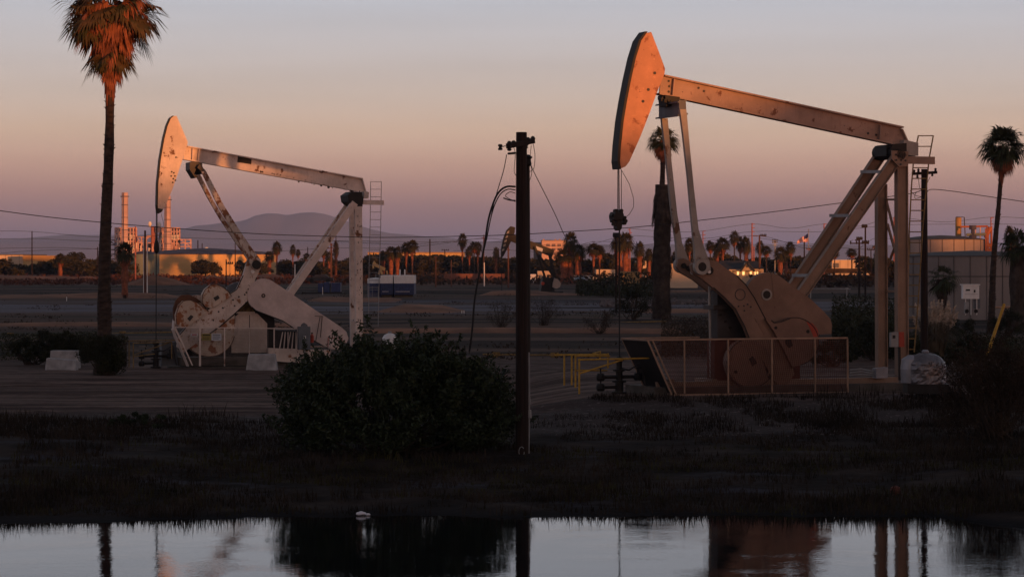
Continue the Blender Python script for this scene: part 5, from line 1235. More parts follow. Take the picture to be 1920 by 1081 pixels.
far_pole(806,448,900,.30,'thin pole above the long tan building')
far_pole(834,468,1100,.28,'low pole with crossarm on the horizon over the tan building', arms=((469,828,842),))
far_pole(817,483,560,.18,'pale brown short pole before the dark tree belt', m='wood2', arms=((482,814,820),))
far_pole(846,487,560,.13,'second pale brown pole before the dark tree belt', m='wood2')
far_pole(907,440,600,.17,'thin pole crossing behind the hanging black cable', m='wood2', arms=((446,903,911),))
far_pole(908,492,590,.14,'white lower post right of the palm trio', m='white', group='pale posts')
far_pole(935,465,900,.2,'thin pole behind the small dark palm left of the dark pumpjack')
far_pole(953,452,520,.20,'reddish pole just left of the near power pole', m='wood2', arms=((468,948,956),))
far_pole(1155,440,300,.13,'thin dark pole with one short arm left of the polished rod', arms=((442,1150,1160),))
far_pole(1181,428,640,.17,'reddish steel pole with side arms right of the rod', m='redwood', arms=((430,1177,1181),(436,1181,1185),(441,1177,1181)))
far_pole(1113,455,760,.2,'thin pole behind the palm between office and rod', arms=((453,1110,1116),))
far_pole(1318,433,700,.17,'reddish pole with side arms right of the near pitman', m='redwood', arms=((433,1318,1323),(440,1318,1323),(447,1318,1323)))
far_pole(1410,418,640,.22,'tallest red pole with four side arms above the house', m='redwood', arms=((420,1410,1415),(427,1410,1415),(434,1410,1415)))
far_pole(1424,440,560,.24,'brown pole with long crossarm beside the tallest red pole', m='wood2', arms=((442,1412,1421),(442,1426,1437)))
far_pole(1413.5,462,620,.2,'short red pole between the tall red one and the crossarm pole', m='redwood')
far_pole(1453,450,800,.18,'grey pole with three short crossarms above the belt guard', arms=((451,1448,1458),(455,1448,1458),(459,1449,1457)), m='steel')
far_pole(1346,450,900,.22,'faint pole left of the tall palms over the house', arms=((451,1343,1349),))
far_pole(1545,419,620,.18,'red pole with side arms left of the diagonal legs', m='redwood', arms=((420,1545,1550),(427,1545,1550),(434,1545,1550)))
far_pole(1508,453,430,.14,'thin black post under the flag')
far_pole(1519,465,700,.22,'red brown pole with crossarm right of the flagpole', m='redwood', arms=((467,1512,1526),))
far_pole(1475,467,800,.15,'thin post between the palms below the flag')
far_pole(1611,447,420,.20,'double crossarm pole before the long white building', arms=((448,1606,1617),(456,1594,1629),(450,1603,1609)))
far_pole(1622.5,424,400,.17,'tall black pole right of the double crossarm pole', arms=((425,1616,1626),(455,1617,1629)))
far_pole(1633,468,600,.16,'short pole with a single arm left of the far rear post', arms=((468,1626,1640),))
far_pole(1645,446,500,.18,'red pole with two arms half hidden by the far rear post', m='redwood', arms=((446,1640,1648),(464,1636,1646)))
far_pole(1676,407,640,.17,'red pole with side arms seen between the rear posts', m='redwood', arms=((407,1676,1681),(415,1676,1681),(422,1676,1681)))
far_pole(1858,407,600,.18,'red pole with side arm left of the right leaning palm', m='redwood', arms=((408,1858,1863),(420,1858,1862)))
# faint distribution wires
FW = [([(-20,433),(60,434),(200,445),(330,440)],760),([(-20,448),(60,447),(130,450),(200,452)],760),([(-20,466),(120,464),(230,470)],900),([(300,444),(500,450),(700,452),(900,454),(1000,449)],900),
      ([(300,466),(480,472),(621,465),(760,464),(903,446)],640),([(630,452),(760,458),(907,447),(960,452),(1080,462),(1181,437)],800),([(1000,470),(1090,462),(1200,460),(1318,440)],700),
      ([(1181,428),(1250,434),(1318,433),(1410,420),(1480,428),(1545,420),(1610,424),(1676,408),(1770,416),(1858,407),(1930,409)],640),([(1181,441),(1318,447),(1410,434),(1545,434),(1676,422),(1858,420),(1930,421)],650),
      ([(1318,452),(1424,442),(1519,466),(1600,450)],600),([(1424,446),(1500,456),(1594,456)],560),([(1600,474),(1622,458),(1645,446),(1700,452)],430),([(1453,455),(1540,462),(1633,468)],800),([(850,470),(935,468),(1050,472),(1113,453),(1200,458)],760),([(0,475),(60,470),(183,466)],800)]
for i, (pts, d) in enumerate(FW):
    lbs = ['topmost faint wire at the far left horizon','second faint wire left of the tall palm','lowest faint wire before the power plant','faint wire passing over the mountains','faint wire ending at the crossarm pole by the left rear post','faint wire above the tree belt','faint wire between office block and near pitman','top wire strung along the red poles on the right','second wire strung along the red poles on the right','wire from the crossarm pole by the house','lower wire from the crossarm pole to the double crossarm pole','wire between the black poles by the far rear post','wire from the grey pole over the belt guard','faint wire behind the dark pumpjack','low faint wire at the left horizon']
    cable(pts, d, .045 * d / 640, lbs[i], 'faint distant wires', 'overhead_wire')

# flag
p = at_ground(1516, 800); t = thing('flagpole', p, 'thin flagpole left of the diagonal leg of the right pumpjack', 'flagpole')
mb = MB(); tapered(mb, p, W(1516,431,800), .14, .10, 8); mb.lathe(W(1516,431,800), [(.1,-.1),(.2,.1),(.05,.3)], 8); mb.build('pole', M['steel'], t)
mb = MB(); A, B_, C_, D_ = (1515,437), (1514.5,451), (1495,456), (1497,450)
NX, NY = 16, 13
def fl(u, v):
    x = 1515 + (1494.5 - 1515) * u; yt = 437 + 15 * u**1.1 + .8 * math.sin(u * 7); yb = 452 + 4.5 * u + .9 * math.sin(u * 7 + .6); return W(x, yt + (yb - yt) * v, 800 + .9 * math.sin(u * 9 + v))
for i in range(NX):
    for j in range(NY):
        mi = 2 if (i < 6 and j < 7) else (0 if j % 2 == 0 else 1)
        mb.add([fl(i/NX, j/NY), fl((i+1)/NX, j/NY), fl((i+1)/NX, (j+1)/NY), fl(i/NX, (j+1)/NY)], [(0,1,2,3)], mi)
tag(mb.build('flag', [M['flagred'], M['flagwhite'], M['flagblue']], None, W(1515,437,800)), 'striped flag blowing to the left from the thin flagpole', 'flag')

# ------------------------------------------------------------------ far buildings
def wbox(mb, px0, px1, yt, yb, d, dep, mi=0, ground=False):
    a = W(px0, yt, d); b = W(px1, yb, d); zb = b.z if not ground else g((a.x + b.x) / 2, d) - 1
    return mb.box(((a.x + b.x) / 2, d + dep / 2, (a.z + zb) / 2), (b.x - a.x, dep, a.z - zb), None, mi)
def building(name, px0, px1, yt, d, dep, m, label, cat='building', roof=None, wins=None, winm='officewin', seams=None, group=None, rot=0):
    a = at_ground((px0 + px1) / 2, d); t = thing(name, a, label, cat, group)
    mb = MB(); wbox(mb, px0, px1, yt, 520, d, dep, ground=True); mb.build('wall', M[m], t)
    if roof:
        mb = MB(); wbox(mb, px0 - 1, px1 + 1, yt - roof[0], yt, d - .5, dep + 1); mb.build('roof', M[roof[1]], t)
    for w_ in (wins or ()):
        mb = MB(); wbox(mb, w_[0], w_[1], w_[2], w_[3], d - .12, .1); mb.build('window', M[winm], t)
    if seams:
        mb = MB()
        for x in seams: wbox(mb, x - .25, x + .25, yt, 510, d - .1, .08)
        mb.build('panel_joints', M['seam'], t)
    return t
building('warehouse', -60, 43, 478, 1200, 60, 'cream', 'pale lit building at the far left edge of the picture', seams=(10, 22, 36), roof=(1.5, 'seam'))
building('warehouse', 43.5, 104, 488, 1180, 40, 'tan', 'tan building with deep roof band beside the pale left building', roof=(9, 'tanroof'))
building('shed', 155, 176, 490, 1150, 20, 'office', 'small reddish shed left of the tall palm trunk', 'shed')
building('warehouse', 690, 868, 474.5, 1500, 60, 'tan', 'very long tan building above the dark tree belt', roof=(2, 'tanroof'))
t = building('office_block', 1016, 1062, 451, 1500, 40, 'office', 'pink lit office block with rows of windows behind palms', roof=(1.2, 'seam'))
for y in (456, 464, 472):
    for x in (1024, 1034.5, 1045, 1055):
        mb = MB(); wbox(mb, x, x + 7, y + 1, y + 6, 1499.8, .3); mb.build('window', M['officewin'], t)
for x in (1018, 1040, 1048):
    mb = MB(); wbox(mb, x, x + 3, 448, 451, 1510, 5); mb.build('roof_unit', M['office'], t)
mb = MB(); wbox(mb, 1001, 1016, 454, 495, 1512, 30); mb.build('shaded_face', M['bluegrey'], t)  # left face of the block, its shade put in as blue-grey colour
building('warehouse', 1560, 1633, 488, 900, 40, 'cream', 'long bright white building right of the diagonal legs', seams=(1575, 1590, 1604, 1620), roof=(.8, 'white'), wins=((1562,1573,493,502),), winm='bluegrey')
building('warehouse', 1405, 1458, 488.5, 960, 40, 'cream', 'bright white building behind the house and the tan belt guard', seams=(1420, 1436), roof=(.8, 'white'))
building('warehouse', 1480, 1500, 489, 940, 30, 'cream', 'piece of white building below the flag')
building('warehouse', 1196, 1212, 489, 820, 20, 'cream', 'small lit wall between the red trunked palms', 'building', wins=((1199,1203,492,500),), winm='bark')
building('warehouse', 1255, 1308, 494, 520, 16, 'cream', 'pale wall between the thatched palm and the crank pins', 'building', roof=(1, 'seam'))
building('warehouse', 1008, 1032, 508, 720, 16, 'cream', 'small bright wall below the dark pumpjack beam', 'building')
building('warehouse', 988, 1005, 514, 700, 10, 'white', 'low white trailer just right of the near power pole', 'trailer')
building('warehouse', 1118, 1156, 505, 780, 14, 'cream', 'low lit building behind the palms left of the rod', 'building', wins=((1131,1136,507,511),), winm='bark')
building('storage_unit', 1166, 1200, 509, 600, 12, 'tanroof', 'low brown shed right of the polished rod', 'shed')
# house with lit windows
d = 560.; t = thing('house', at_ground(1390, d), 'dark roofed house with a gable and glowing windows above the crank', 'house')
mb = MB(); wbox(mb, 1368, 1431, 504, 520, d, 10, ground=True); mb.build('wall', M['cream'], t)
mb = MB(); Z = 10.
A = [W(1338,506,d-1), W(1434,503,d-1), W(1420,489,d+6), W(1352,488,d+6)]; Bk = [p + Vector((0, 12, 0)) for p in A[:2]]
mb.add([A[0], A[1], A[2], A[3], Bk[0], Bk[1], A[2] + Vector((0,.5,0)), A[3] + Vector((0,.5,0))], [(0,1,2,3),(4,7,6,5),(0,3,7,4),(1,5,6,2),(2,6,7,3),(0,4,5,1)]); mb.build('roof', M['roofdark'], t)
mb = MB(); mb.prism([W(1391,507,d-2), W(1412,507,d-2), W(1401,492,d-2)], (0, 6, 0)); ga = mb.build('gable', M['cream'], t)
mb = MB(); mb.bar(W(1388,508.5,d-2.4), W(1401,490.5,d-2.4), .35, .8, up=(0,1,0)); mb.bar(W(1401,490.5,d-2.4), W(1415,508.5,d-2.4), .35, .8, up=(0,1,0)); mb.build('gable_trim', M['roofdark'], ga)
mb = MB(); mb.lathe(W(1401,499,d-2.1), [(.28,-.06),(.28,.06)], 12, 'y'); mb.build('vent', M['seam'], ga)
for (x0, x1) in ((1369,1371.5),(1382,1385.5),(1392,1396),(1406,1409.5),(1415,1417),(1419,1421.5)):
    mb = MB(); wbox(mb, x0, x1, 509, 515, d - .15, .1); f = mb.build('window', M['glow'], t)
mb = MB()
mb = MB(); wbox(mb, 1367, 1432, 505, 507.2, d - 1.2, 1.0); mb.build('eave_board', M['cream'], t)
for x in (1368, 1380, 1390, 1412, 1424, 1431):
    mb = MB(); wbox(mb, x, x + .8, 507, 518, d - 1.2, .12); mb.build('porch_post', M['cream'], t)

# power plant
d = 2050.; t = thing('power_plant', at_ground(285, d), 'lit power plant of open steel frames left of the left rod', 'power plant')
def stack(px, yt, w_, label):
    s_ = thing('smokestack', at_ground(px, d - 20), label, 'smokestack', 'smokestacks of the power plant'); r0 = w_ * d / F / 2; a = W(px, yt, d - 20); z0 = g(a.x, d)
    mb = MB(); mb.lathe((a.x, d - 20, 0), [(r0 * 1.05, z0), (r0, a.z - 4), (r0, a.z)], 20); mb.build('shaft', M['stackm'], s_)
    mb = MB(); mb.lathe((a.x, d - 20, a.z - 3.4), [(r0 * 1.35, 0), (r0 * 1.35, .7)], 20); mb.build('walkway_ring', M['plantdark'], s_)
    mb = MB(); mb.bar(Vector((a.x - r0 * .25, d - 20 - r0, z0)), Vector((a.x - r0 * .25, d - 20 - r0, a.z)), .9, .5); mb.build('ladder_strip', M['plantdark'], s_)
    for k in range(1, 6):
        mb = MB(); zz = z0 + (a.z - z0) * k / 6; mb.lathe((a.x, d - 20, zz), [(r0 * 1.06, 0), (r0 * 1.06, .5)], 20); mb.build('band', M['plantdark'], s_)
stack(234, 361, 12, 'left smokestack with ring near its top')
stack(314, 367, 12, 'right smokestack partly behind the left horse head')
def frame(px0, px1, yt, yb, cols, rows, m='plant'):
    mb = MB(); w_ = 1.0
    for x in np.linspace(px0, px1, cols):
        for dd in (0, 14): mb.bar(W(x, yt, d + dd), W(x, yb, d + dd), w_, w_)
    for y in np.linspace(yt, yb, rows):
        for dd in (0, 14): mb.bar(W(px0, y, d + dd), W(px1, y, d + dd), w_ * .8, w_ * .8)
    for x in (px0, px1):
        for y in (yt, yb): mb.bar(W(x, y, d - .3), W(x, y, d + 14.3), w_ * .7, w_ * .7)
    for i in range(cols - 1):
        x0 = px0 + (px1 - px0) * i / (cols - 1); x1 = px0 + (px1 - px0) * (i + 1) / (cols - 1); j = i % (rows - 1); ya = yt + (yb - yt) * j / (rows - 1); yc = yt + (yb - yt) * (j + 1) / (rows - 1)
        mb.bar(W(x0, ya, d), W(x1, yc, d), w_ * .6, w_ * .6)
    mb.build('steel_frame', M[m], t)
frame(216, 256, 427, 503, 8, 10); frame(300, 337, 427, 478, 8, 8); frame(256, 284, 444, 500, 4, 6); frame(337, 358, 449, 475, 3, 5); frame(204, 216, 450, 503, 2, 7, 'plantdark'); frame(284, 300, 425, 500, 3, 6)
rr = random.Random(3)
def pbox(px0, px1, yt, yb, m, dd=6, dep=5, nm='boiler_casing'):
    mb = MB(); wbox(mb, px0, px1, yt, yb, d + dd, dep); mb.build(nm, M[m], t)
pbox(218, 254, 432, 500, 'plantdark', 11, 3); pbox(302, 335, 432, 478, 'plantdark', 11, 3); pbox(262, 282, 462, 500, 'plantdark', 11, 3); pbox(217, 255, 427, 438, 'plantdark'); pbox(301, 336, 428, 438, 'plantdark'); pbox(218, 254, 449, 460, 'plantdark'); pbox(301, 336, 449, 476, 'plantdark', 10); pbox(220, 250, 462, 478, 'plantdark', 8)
pbox(284, 291, 425, 475, 'orange', -2, 4, 'duct'); pbox(289, 300, 425, 436, 'office', -2, 5, 'duct'); pbox(215, 226, 478, 490, 'office', -2); pbox(228, 250, 482, 496, 'plant', 2); pbox(258, 282, 455, 470, 'plantdark', 4); pbox(260, 280, 474, 490, 'plant', 4)
for px0 in list(np.linspace(219, 252, 9)) + list(np.linspace(302, 334, 12)):
    x = px0 + rr.uniform(-1, 1); w_ = rr.uniform(1, 2.2); h = rr.uniform(4, 10); mb = MB(); mb.lathe(W(x, 440 + h, d - 1), [(w_ * .21, 0), (w_ * .21, h * d / F)], 8); mb.build('pipe', M['bright'], t)
for k in range(60):
    x = rr.choice([rr.uniform(216, 258), rr.uniform(216, 290), rr.uniform(298, 338)]); y0 = rr.uniform(448, 470); y1 = y0 + rr.uniform(6, 26); mb = MB(); mb.tube([W(x, y0, d - 2), W(x, min(y1, 498 if x < 260 else 477), d - 2)], rr.uniform(.25, .6), 6); mb.build('pipe', M[rr.choice(['plant', 'plant', 'bright', 'office'])], t)
for k in range(34):
    y = rr.uniform(440, 496); x = rr.choice([rr.uniform(214, 248), rr.uniform(250, 280), rr.uniform(300, 327)]); y = min(y, 474) if x > 290 else y; mb = MB(); mb.tube([W(x, y, d - 2.5), W(x + rr.uniform(5, 10), y, d - 2.5)], .4, 6); mb.build('pipe', M['plant'], t)
mb = MB(); mb.lathe(W(281,419,d), [(.3,-3),(1.2,-1.2),(1.5,0),(1.0,1.4),(.2,1.8)], 10); mb.build('vent_head', M['bright'], t)
mb = MB(); mb.lathe(W(298,421,d), [(.3,-2.5),(1.6,-1.2),(1.9,0),(1.4,1.6),(.2,2.2)], 10); mb.build('vent_head', M['bright'], t)

# big lit tank
dt_ = 950.; cxp = 372.; rad = 133 * dt_ / F; cx_ = (cxp - CX) * dt_ / F; cy_ = dt_ + rad; zt = W(372, 477, cy_ - rad * .3).z
t = thing('storage_tank', (cx_, cy_, g(cx_, cy_)), 'huge low orange lit tank in front of the power plant', 'storage tank', 'storage tanks')
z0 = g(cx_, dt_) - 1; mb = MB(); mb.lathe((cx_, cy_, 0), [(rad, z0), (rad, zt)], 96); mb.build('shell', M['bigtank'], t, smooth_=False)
mb = MB(); mb.lathe((cx_, cy_, 0), [(rad + .3, zt), (rad + .2, zt + .35), (rad * .6, zt + 1.6), (rad * .05, zt + 2.5), (.1, zt + 2.5)], 96); mb.build('roof', M['plantdark'], t)
mb = MB()
for k in range(4): mb.lathe((cx_, cy_, 0), [(rad + .12, z0 + (zt - z0) * (k + .8) / 4.8), (rad + .12, z0 + (zt - z0) * (k + .8) / 4.8 + .15)], 96)
mb.build('wind_girder', M['bigtank'], t)
mb = MB(); mb.lathe(W(387,468,dt_+30), [(.2,-1.5),(.9,-.5),(1.1,.2),(.6,.9),(.1,1)], 10); mb.build('roof_vent', M['bright'], t)
# added grey green cylinder; its colour stands for shade on the tank's left end
cx2 = (268 - CX) * 900 / F; r2 = 27 * 900 / F; t = thing('storage_tank', (cx2, 900 + r2, g(cx2, 900)), 'added grey green cylinder standing for the shaded left end of the orange tank', 'storage tank', 'storage tanks')
zt2 = W(268, 476, 905).z; mb = MB(); mb.lathe((cx2, 900 + r2, 0), [(r2, g(cx2,900) - 1), (r2, zt2)], 40); mb.build('shell', M['tankgreen'], t)
mb = MB(); mb.lathe((cx2, 900 + r2, 0), [(r2 + .1, zt2), (r2 * .5, zt2 + .8), (.1, zt2 + 1.2)], 40); mb.build('roof', M['plantdark'], t)

# right storage tanks
def rtank(cxpx, d, rpx, ytop, label, m, nseam, hseams=(), roofdz=.5):
    rr_ = rpx * d / F; cx3 = (cxpx - CX) * d / F; z0 = g(cx3, d) - .5; zt = W(cxpx, ytop, d).z; c = (cx3, d + rr_, 0)
    t = thing('storage_tank', (cx3, d + rr_, z0), label, 'storage tank', 'storage tanks')
    mb = MB(); mb.lathe(c, [(rr_, z0), (rr_, zt)], 96); mb.build('shell', M[m], t)
    mb = MB(); mb.lathe(c, [(rr_ + .08, zt), (rr_ + .08, zt + .1), (rr_ * .5, zt + roofdz), (.1, zt + roofdz * 1.3)], 96); mb.build('roof', M['seam'], t)
    mb = MB()
    for k in range(nseam):
        a = -math.pi * (k + .5) / nseam; mb.bar(Vector(c) + Vector((math.cos(a), math.sin(a), 0)) * (rr_ + .02) + Vector((0,0,z0)), Vector(c) + Vector((math.cos(a), math.sin(a), 0)) * (rr_ + .02) + Vector((0,0,zt)), .12, .05)
    for y in hseams:
        zz = W(cxpx, y, d).z; mb.lathe(c, [(rr_ + .04, zz), (rr_ + .04, zz + .10)], 96)
    mb.build('panel_seams', M['seam'], t); return t, c, rr_, zt
rtank(1850, 262, 146, 481, 'wide grey panelled tank wall at the right behind the palms', 'greytank', 15, (519,))
t2, c2, r2_, zt2_ = rtank(1778, 345, 84, 449, 'upper beige tank with a lit patch and pipework on its roof', 'peachtank', 12)
def on(px, py, dd=348): return W(px, py, dd)
mb = MB(); mb.lathe(on(1797, 448, 352), [(.42, 0), (.42, 2.9), (.35, 3.0)], 16); mb.build('vent_stack', M['tanroof'], t2)
for (pts, r_, m_) in (([(1792,407),(1808,407),(1810,448)], .06, 'plantdark'), ([(1800,425),(1852,424)], .10, 'orange'), ([(1812,440),(1850,439)], .16, 'tankgreen'), ([(1848,446),(1857,426)], .22, 'orange'), ([(1851,424),(1851,480)], .09, 'orange'), ([(1859,424),(1859,480)], .09, 'orange'), ([(1838,424),(1838,447)], .06, 'plant'), ([(1829,424),(1829,448)], .06, 'plant')):
    mb = MB(); mb.tube([on(*q) for q in pts], r_ * 1.3, 8); mb.build('roof_pipe', M[m_], t2)
mb = MB()
mb.lathe(on(1824, 447), [(.5, 0), (.5, .5), (.25, .55), (.25, 1.2), (.5, 1.25), (.5, 1.8)], 10); mb.build('valve', M['plantdark'], t2)
t = thing('stairway', on(1860, 480, 346), 'orange lit stair frame at the right side of the upper tank', 'stairs')
mb = MB()
for (a, b) in (((1848,480),(1848,428)),((1853,480),(1853,428)),((1862,480),(1862,455)),((1868,480),(1868,462))): mb.bar(on(*a), on(*b), .16, .16)
mb.build('frame', M['orange'], t)
for (a, b) in (((1850,456),(1868,468)),((1850,466),(1866,476)),((1848,440),(1856,428))):
    mb = MB(); mb.bar(on(*a), on(*b), .3, .5); mb.build('stringer', M['orange'], t)

# blue and white field tanks
d = 400.
def frac(px0, px1, yt, ym, yb, label, round_=False, dd=0):
    a = at_ground((px0 + px1) / 2, d + dd); t = thing('field_tank', a, label, 'field tank', 'white and blue field tanks')
    def zz(y): return W(0, y, d + dd).z
    if round_:
        r_ = (px1 - px0) / 2 * d / F; c = (a.x, d + dd + r_, 0)
        mb = MB(); mb.lathe(c, [(r_, zz(ym)), (r_, zz(yt)), (.1, zz(yt) + .15)], 32); mb.build('upper_shell', M['white'], t); mb = MB(); mb.lathe(c, [(r_ + .01, zz(yb)), (r_ + .01, zz(ym))], 32); mb.build('lower_shell', M['blue'], t)
    else:
        mb = MB(); wbox(mb, px0, px1, yt, ym, d + dd, 9); 
        n = 7
        for k in range(n): x = px0 + (px1 - px0) * (k + .5) / n; wbox(mb, x - .5, x + .5, yt + 1.5, ym, d + dd - .08, .1)
        mb.build('upper_shell', M['white'], t)
        mb = MB(); wbox(mb, px0, px1, ym, yb - 9, d + dd, 9)
        for k in range(n): x = px0 + (px1 - px0) * (k + .5) / n; wbox(mb, x - .5, x + .5, ym, yb - 10, d + dd - .08, .1)
        mb.build('lower_shell', M['blue'], t)
        mb = MB(); wbox(mb, px0 + 1, px1 - 1, yb - 9, yb - 1, d + dd + .5, 8); mb.build('undercarriage', M['blackmetal'], t)
        mb = MB(); wbox(mb, px0 + 3, px1 - 8, yb - 15, yb - 14.4, d + dd - .3, .2); mb.build('handrail', M['white'], t)
        mb = MB(); wbox(mb, px0 + 2, px1 - 2, yb - 6, yb - 5.2, d + dd - .3, .2); mb.build('bumper_strip', M['dullyellow'], t)
        for x in (px0 + 5, px1 - 6):
            mb = MB(); c = W(x, yb - 3, d + dd + .6); mb.lathe(c, [(.45, -.2), (.45, .2)], 16, 'y'); mb.build('wheel', M['tyre'], t)
frac(688, 720, 522, 531, 556, 'round white and blue tank left of the two box tanks', True, 4)
frac(713.5, 736.5, 516, 531, 561, 'left of the two box shaped white and blue tanks'); frac(738.5, 776, 516, 531, 561, 'right, wider box shaped white and blue tank')
mb = MB(); wbox(mb, 684, 716, 514.5, 517.5, 408, .5, ground=False); 
far_pole(750,505,402,.13,'left pale vent pipe above the box tanks', m='white', group='pale vents on the tanks'); far_pole(759,505,402,.13,'right pale vent pipe above the box tanks', m='white', group='pale vents on the tanks')
t = thing('access_ladder', W(691,560,399), 'thin metal stair frame beside the round white and blue tank', 'ladder')
mb = MB()
for x in (690, 698, 709): mb.bar(W(x, 536, 399), W(x, 562, 399), .06, .06)
for y in (537, 543, 550, 557): mb.bar(W(690, y, 399), W(709, y, 399), .05, .05)
mb.build('frame', M['steel'], t)

# small distant pumpjacks
def small_jack(px, d, head, beam, post, base, label, m, mh, weight=None, holes=()):
    fr = Frame(px, d, math.radians(12)); o = at_ground(px, d); t = thing('pumpjack', o, label, 'pumpjack', 'distant pumpjacks')
    mb = MB(); fr.plate(mb, head, -.3, .3); hd_ = mb.build('horse_head', M[mh], t)
    for h_ in holes:
        mb = MB(); fr.plate(mb, h_, -.36, -.3); mb.build('head_panel', M['pitman_r'], hd_)
    mb = MB(); fr.bar(mb, beam[0], beam[1], 0, .75 if not isinstance(beam[-1], float) else beam[-1], .4); bm_ = mb.build('walking_beam', M[m], t)
    for (a, b, w_) in post:
        mb = MB(); fr.bar(mb, a, b, -.6, w_, .3); fr.bar(mb, a, b, .6, w_, .3); mb.build('post', M[m], t)
    mb = MB(); fr.plate(mb, base, -.9, .9); mb.build('skid_base', M['darkmetal'], t)
    if weight:
        mb = MB(); fr.plate(mb, weight, -1.3, -.9); mb.build('counterweight', M['peachtank'], t)
    return fr, t, bm_
small_jack(715, 520, [(702,489),(705,493),(702,497),(701,503),(699.5,503.5),(698.5,498),(700,492)], ((703,496),(722,505),.62), [((713,502),(710,516),.35),((713,502),(717,516),.35),((725,507),(727,516),.3)], [(706,514),(730,514),(731,543),(705,543)], 'tiny brightly lit pumpjack behind the field tanks', 'bigtank', 'bigtank')
fr, t, bm_ = small_jack(1000, 450, [(958,424),(966,426),(965,436),(957,455),(944,480),(940,484),(940,468),(944,448),(950,432)], ((955,444),(1037,475),1.3), [((1003,462),(1022,520),.35),((1010,478),(1040,520),.4),((1030,474),(1042,530),.5)], [(1000,546),(1056,546),(1056,552),(1000,552)],
    'distant dark pumpjack with striped head behind the near power pole', 'blackmetal', 'blackmetal', [(1037,530),(1040,521),(1046,523),(1052,531),(1050,538),(1044,541),(1036,538)],
    [[(951 - k*2.3, 434 + k*8.2), (955 - k*2.3, 432 + k*8.2), (954.5 - k*2.3, 436.5 + k*8.2), (950 - k*2.3, 438.5 + k*8.2)] for k in range(5)])
mb = MB(); fr.plate(mb, [(1005,461),(1018,466),(1016.5,472),(1003.5,467)], -.26, -.22); mb.build('name_panel', M['signgrey'], bm_)
mb = MB(); fr.plate(mb, [(1018,520),(1036,520),(1040,546),(1014,546)], -.8, .8); mb.build('gearbox', M['blackmetal'], t)
mb = MB(); fr.disc(mb, (1018,531), .3, -1.2, -.8, 12); mb.build('red_motor', M['red'], t)
mb = MB(); mb.tube([fr.p(940,484,0), fr.p(941,548,0)], .06, 6); mb.build('polished_rod', M['wire'], t)

# walls, parked cars and small clutter in the distance
mb = MB(); wbox(mb, 832, 946, 513, 530, 700, .6); tag(mb.build('boundary_wall', M['brownwall'], None, W(890,530,700)), 'long low reddish brown wall under the dark tree belt', 'wall')
mb = MB(); wbox(mb, 1476, 1640, 503, 512, 760, .5); tag(mb.build('boundary_wall', M['scrub2'], None, W(1560,512,760)), 'low dark wall below the long bright white building', 'wall')
def car(px, d, label, m, s=1, flip=1):
    p = at_ground(px, d); p.z = W(px, 527 if d > 500 else 530, d).z; t = thing('parked_car', p, label, 'car', 'parked cars')
    prof = [(-2.2,.35),(-2.2,.85),(-1.3,.95),(-.7,1.42),(.8,1.45),(1.5,.98),(2.2,.85),(2.25,.35)]
    mb = MB(); mb.prism([p + Vector((x * flip, -.85, z)) for x, z in prof], (0, 1.7, 0)); mb.build('body', M[m], t)
    for q in ([(-1.15,.98),(-.65,1.36),(0,1.38),(0,.98)], [(.08,.98),(.08,1.38),(.75,1.38),(1.3,.98)]):
        mb = MB(); mb.prism([p + Vector((x * flip, -.87, z)) for x, z in q], (0, .02, 0)); mb.build('window', M['glass'], t)
    for x in (-1.35, 1.4):
        mb = MB(); mb.lathe(p + Vector((x, -.80, .34)), [(.34,-.1),(.34,.1)], 16, 'y'); mb.build('wheel', M['tyre'], t)
car(1094, 640, 'pale blue car parked between the palms left of the rod', 'carblue'); car(1080, 645, 'white car left of the pale blue one', 'carwhite', flip=-1); car(1104, 660, 'white car behind the pale blue one', 'carwhite'); car(1565, 740, 'blue grey car before the long bright white building', 'carblue')
car(600, 430, 'dark vehicle left of the left diagonal leg, among dark equipment', 'darkmetal')
t = thing('equipment_skid', at_ground(612, 400), 'dark blue equipment boxes behind the left pumpjack belt guard', 'equipment')
for (x0, x1, y0, y1) in ((596,606,531,548),(607,618,529,548),(621,638,530,547)):
    mb = MB(); wbox(mb, x0, x1, y0, y1, 400, 3); mb.build('box', M['blue'], t)
mb = MB(); wbox(mb, 566, 642, 547, 550, 400, 3); mb.build('deck', M['blackmetal'], t)
for k, (px, y0, y1, d, lb) in enumerate(((866,582,591,300,'left one of two tiny white marker posts in the field'), (870,582,591,300,'right one of two tiny white marker posts in the field'), (605,538,552,400,'white post before the dark blue equipment boxes'), (125,556,564,380,'tiny white post in the field right of the far left pole'), (1330,538,545,420,'tiny white post behind the crank pin of the right pumpjack'))):
    a = W(px, y1, d); mb = MB(); mb.bar(a, W(px, y0, d), .09, .09); tag(mb.build('marker_post', M['white'], None, a), lb, 'post', 'white marker posts')
# white cabinet
d = 200.; t = thing('white_cabinet', at_ground(1822, d), 'white control cabinet on legs before the grey tank wall', 'cabinet')
mb = MB(); wbox(mb, 1806, 1836, 534, 560, d, .8); cb = mb.build('enclosure', M['white'], t)
mb = MB(); wbox(mb, 1804, 1838, 532.5, 534.5, d - .1, 1.0); mb.build('hood', M['white'], t)
for (a, b, y0, y1, mm) in ((1811,1819,542,545,'blackmetal'),(1826,1829,543,548,'blackmetal'),(1809,1834,551,551.6,'steel')):
    mb = MB(); wbox(mb, a, b, y0, y1, d - .03, .03); mb.build('dial', M[mm], cb)
for x in (1810, 1820, 1831):
    mb = MB(); wbox(mb, x, x + 1.4, 560, 590, d + .2, .08); mb.build('leg', M['white'], t)
mb = MB(); wbox(mb, 1809, 1817, 566, 588, d + .1, .3); mb.build('lower_box', M['steel'], t); mb = MB(); wbox(mb, 1826, 1838, 560, 578, d + .3, .3); mb.build('side_box', M['bluegrey'], t)
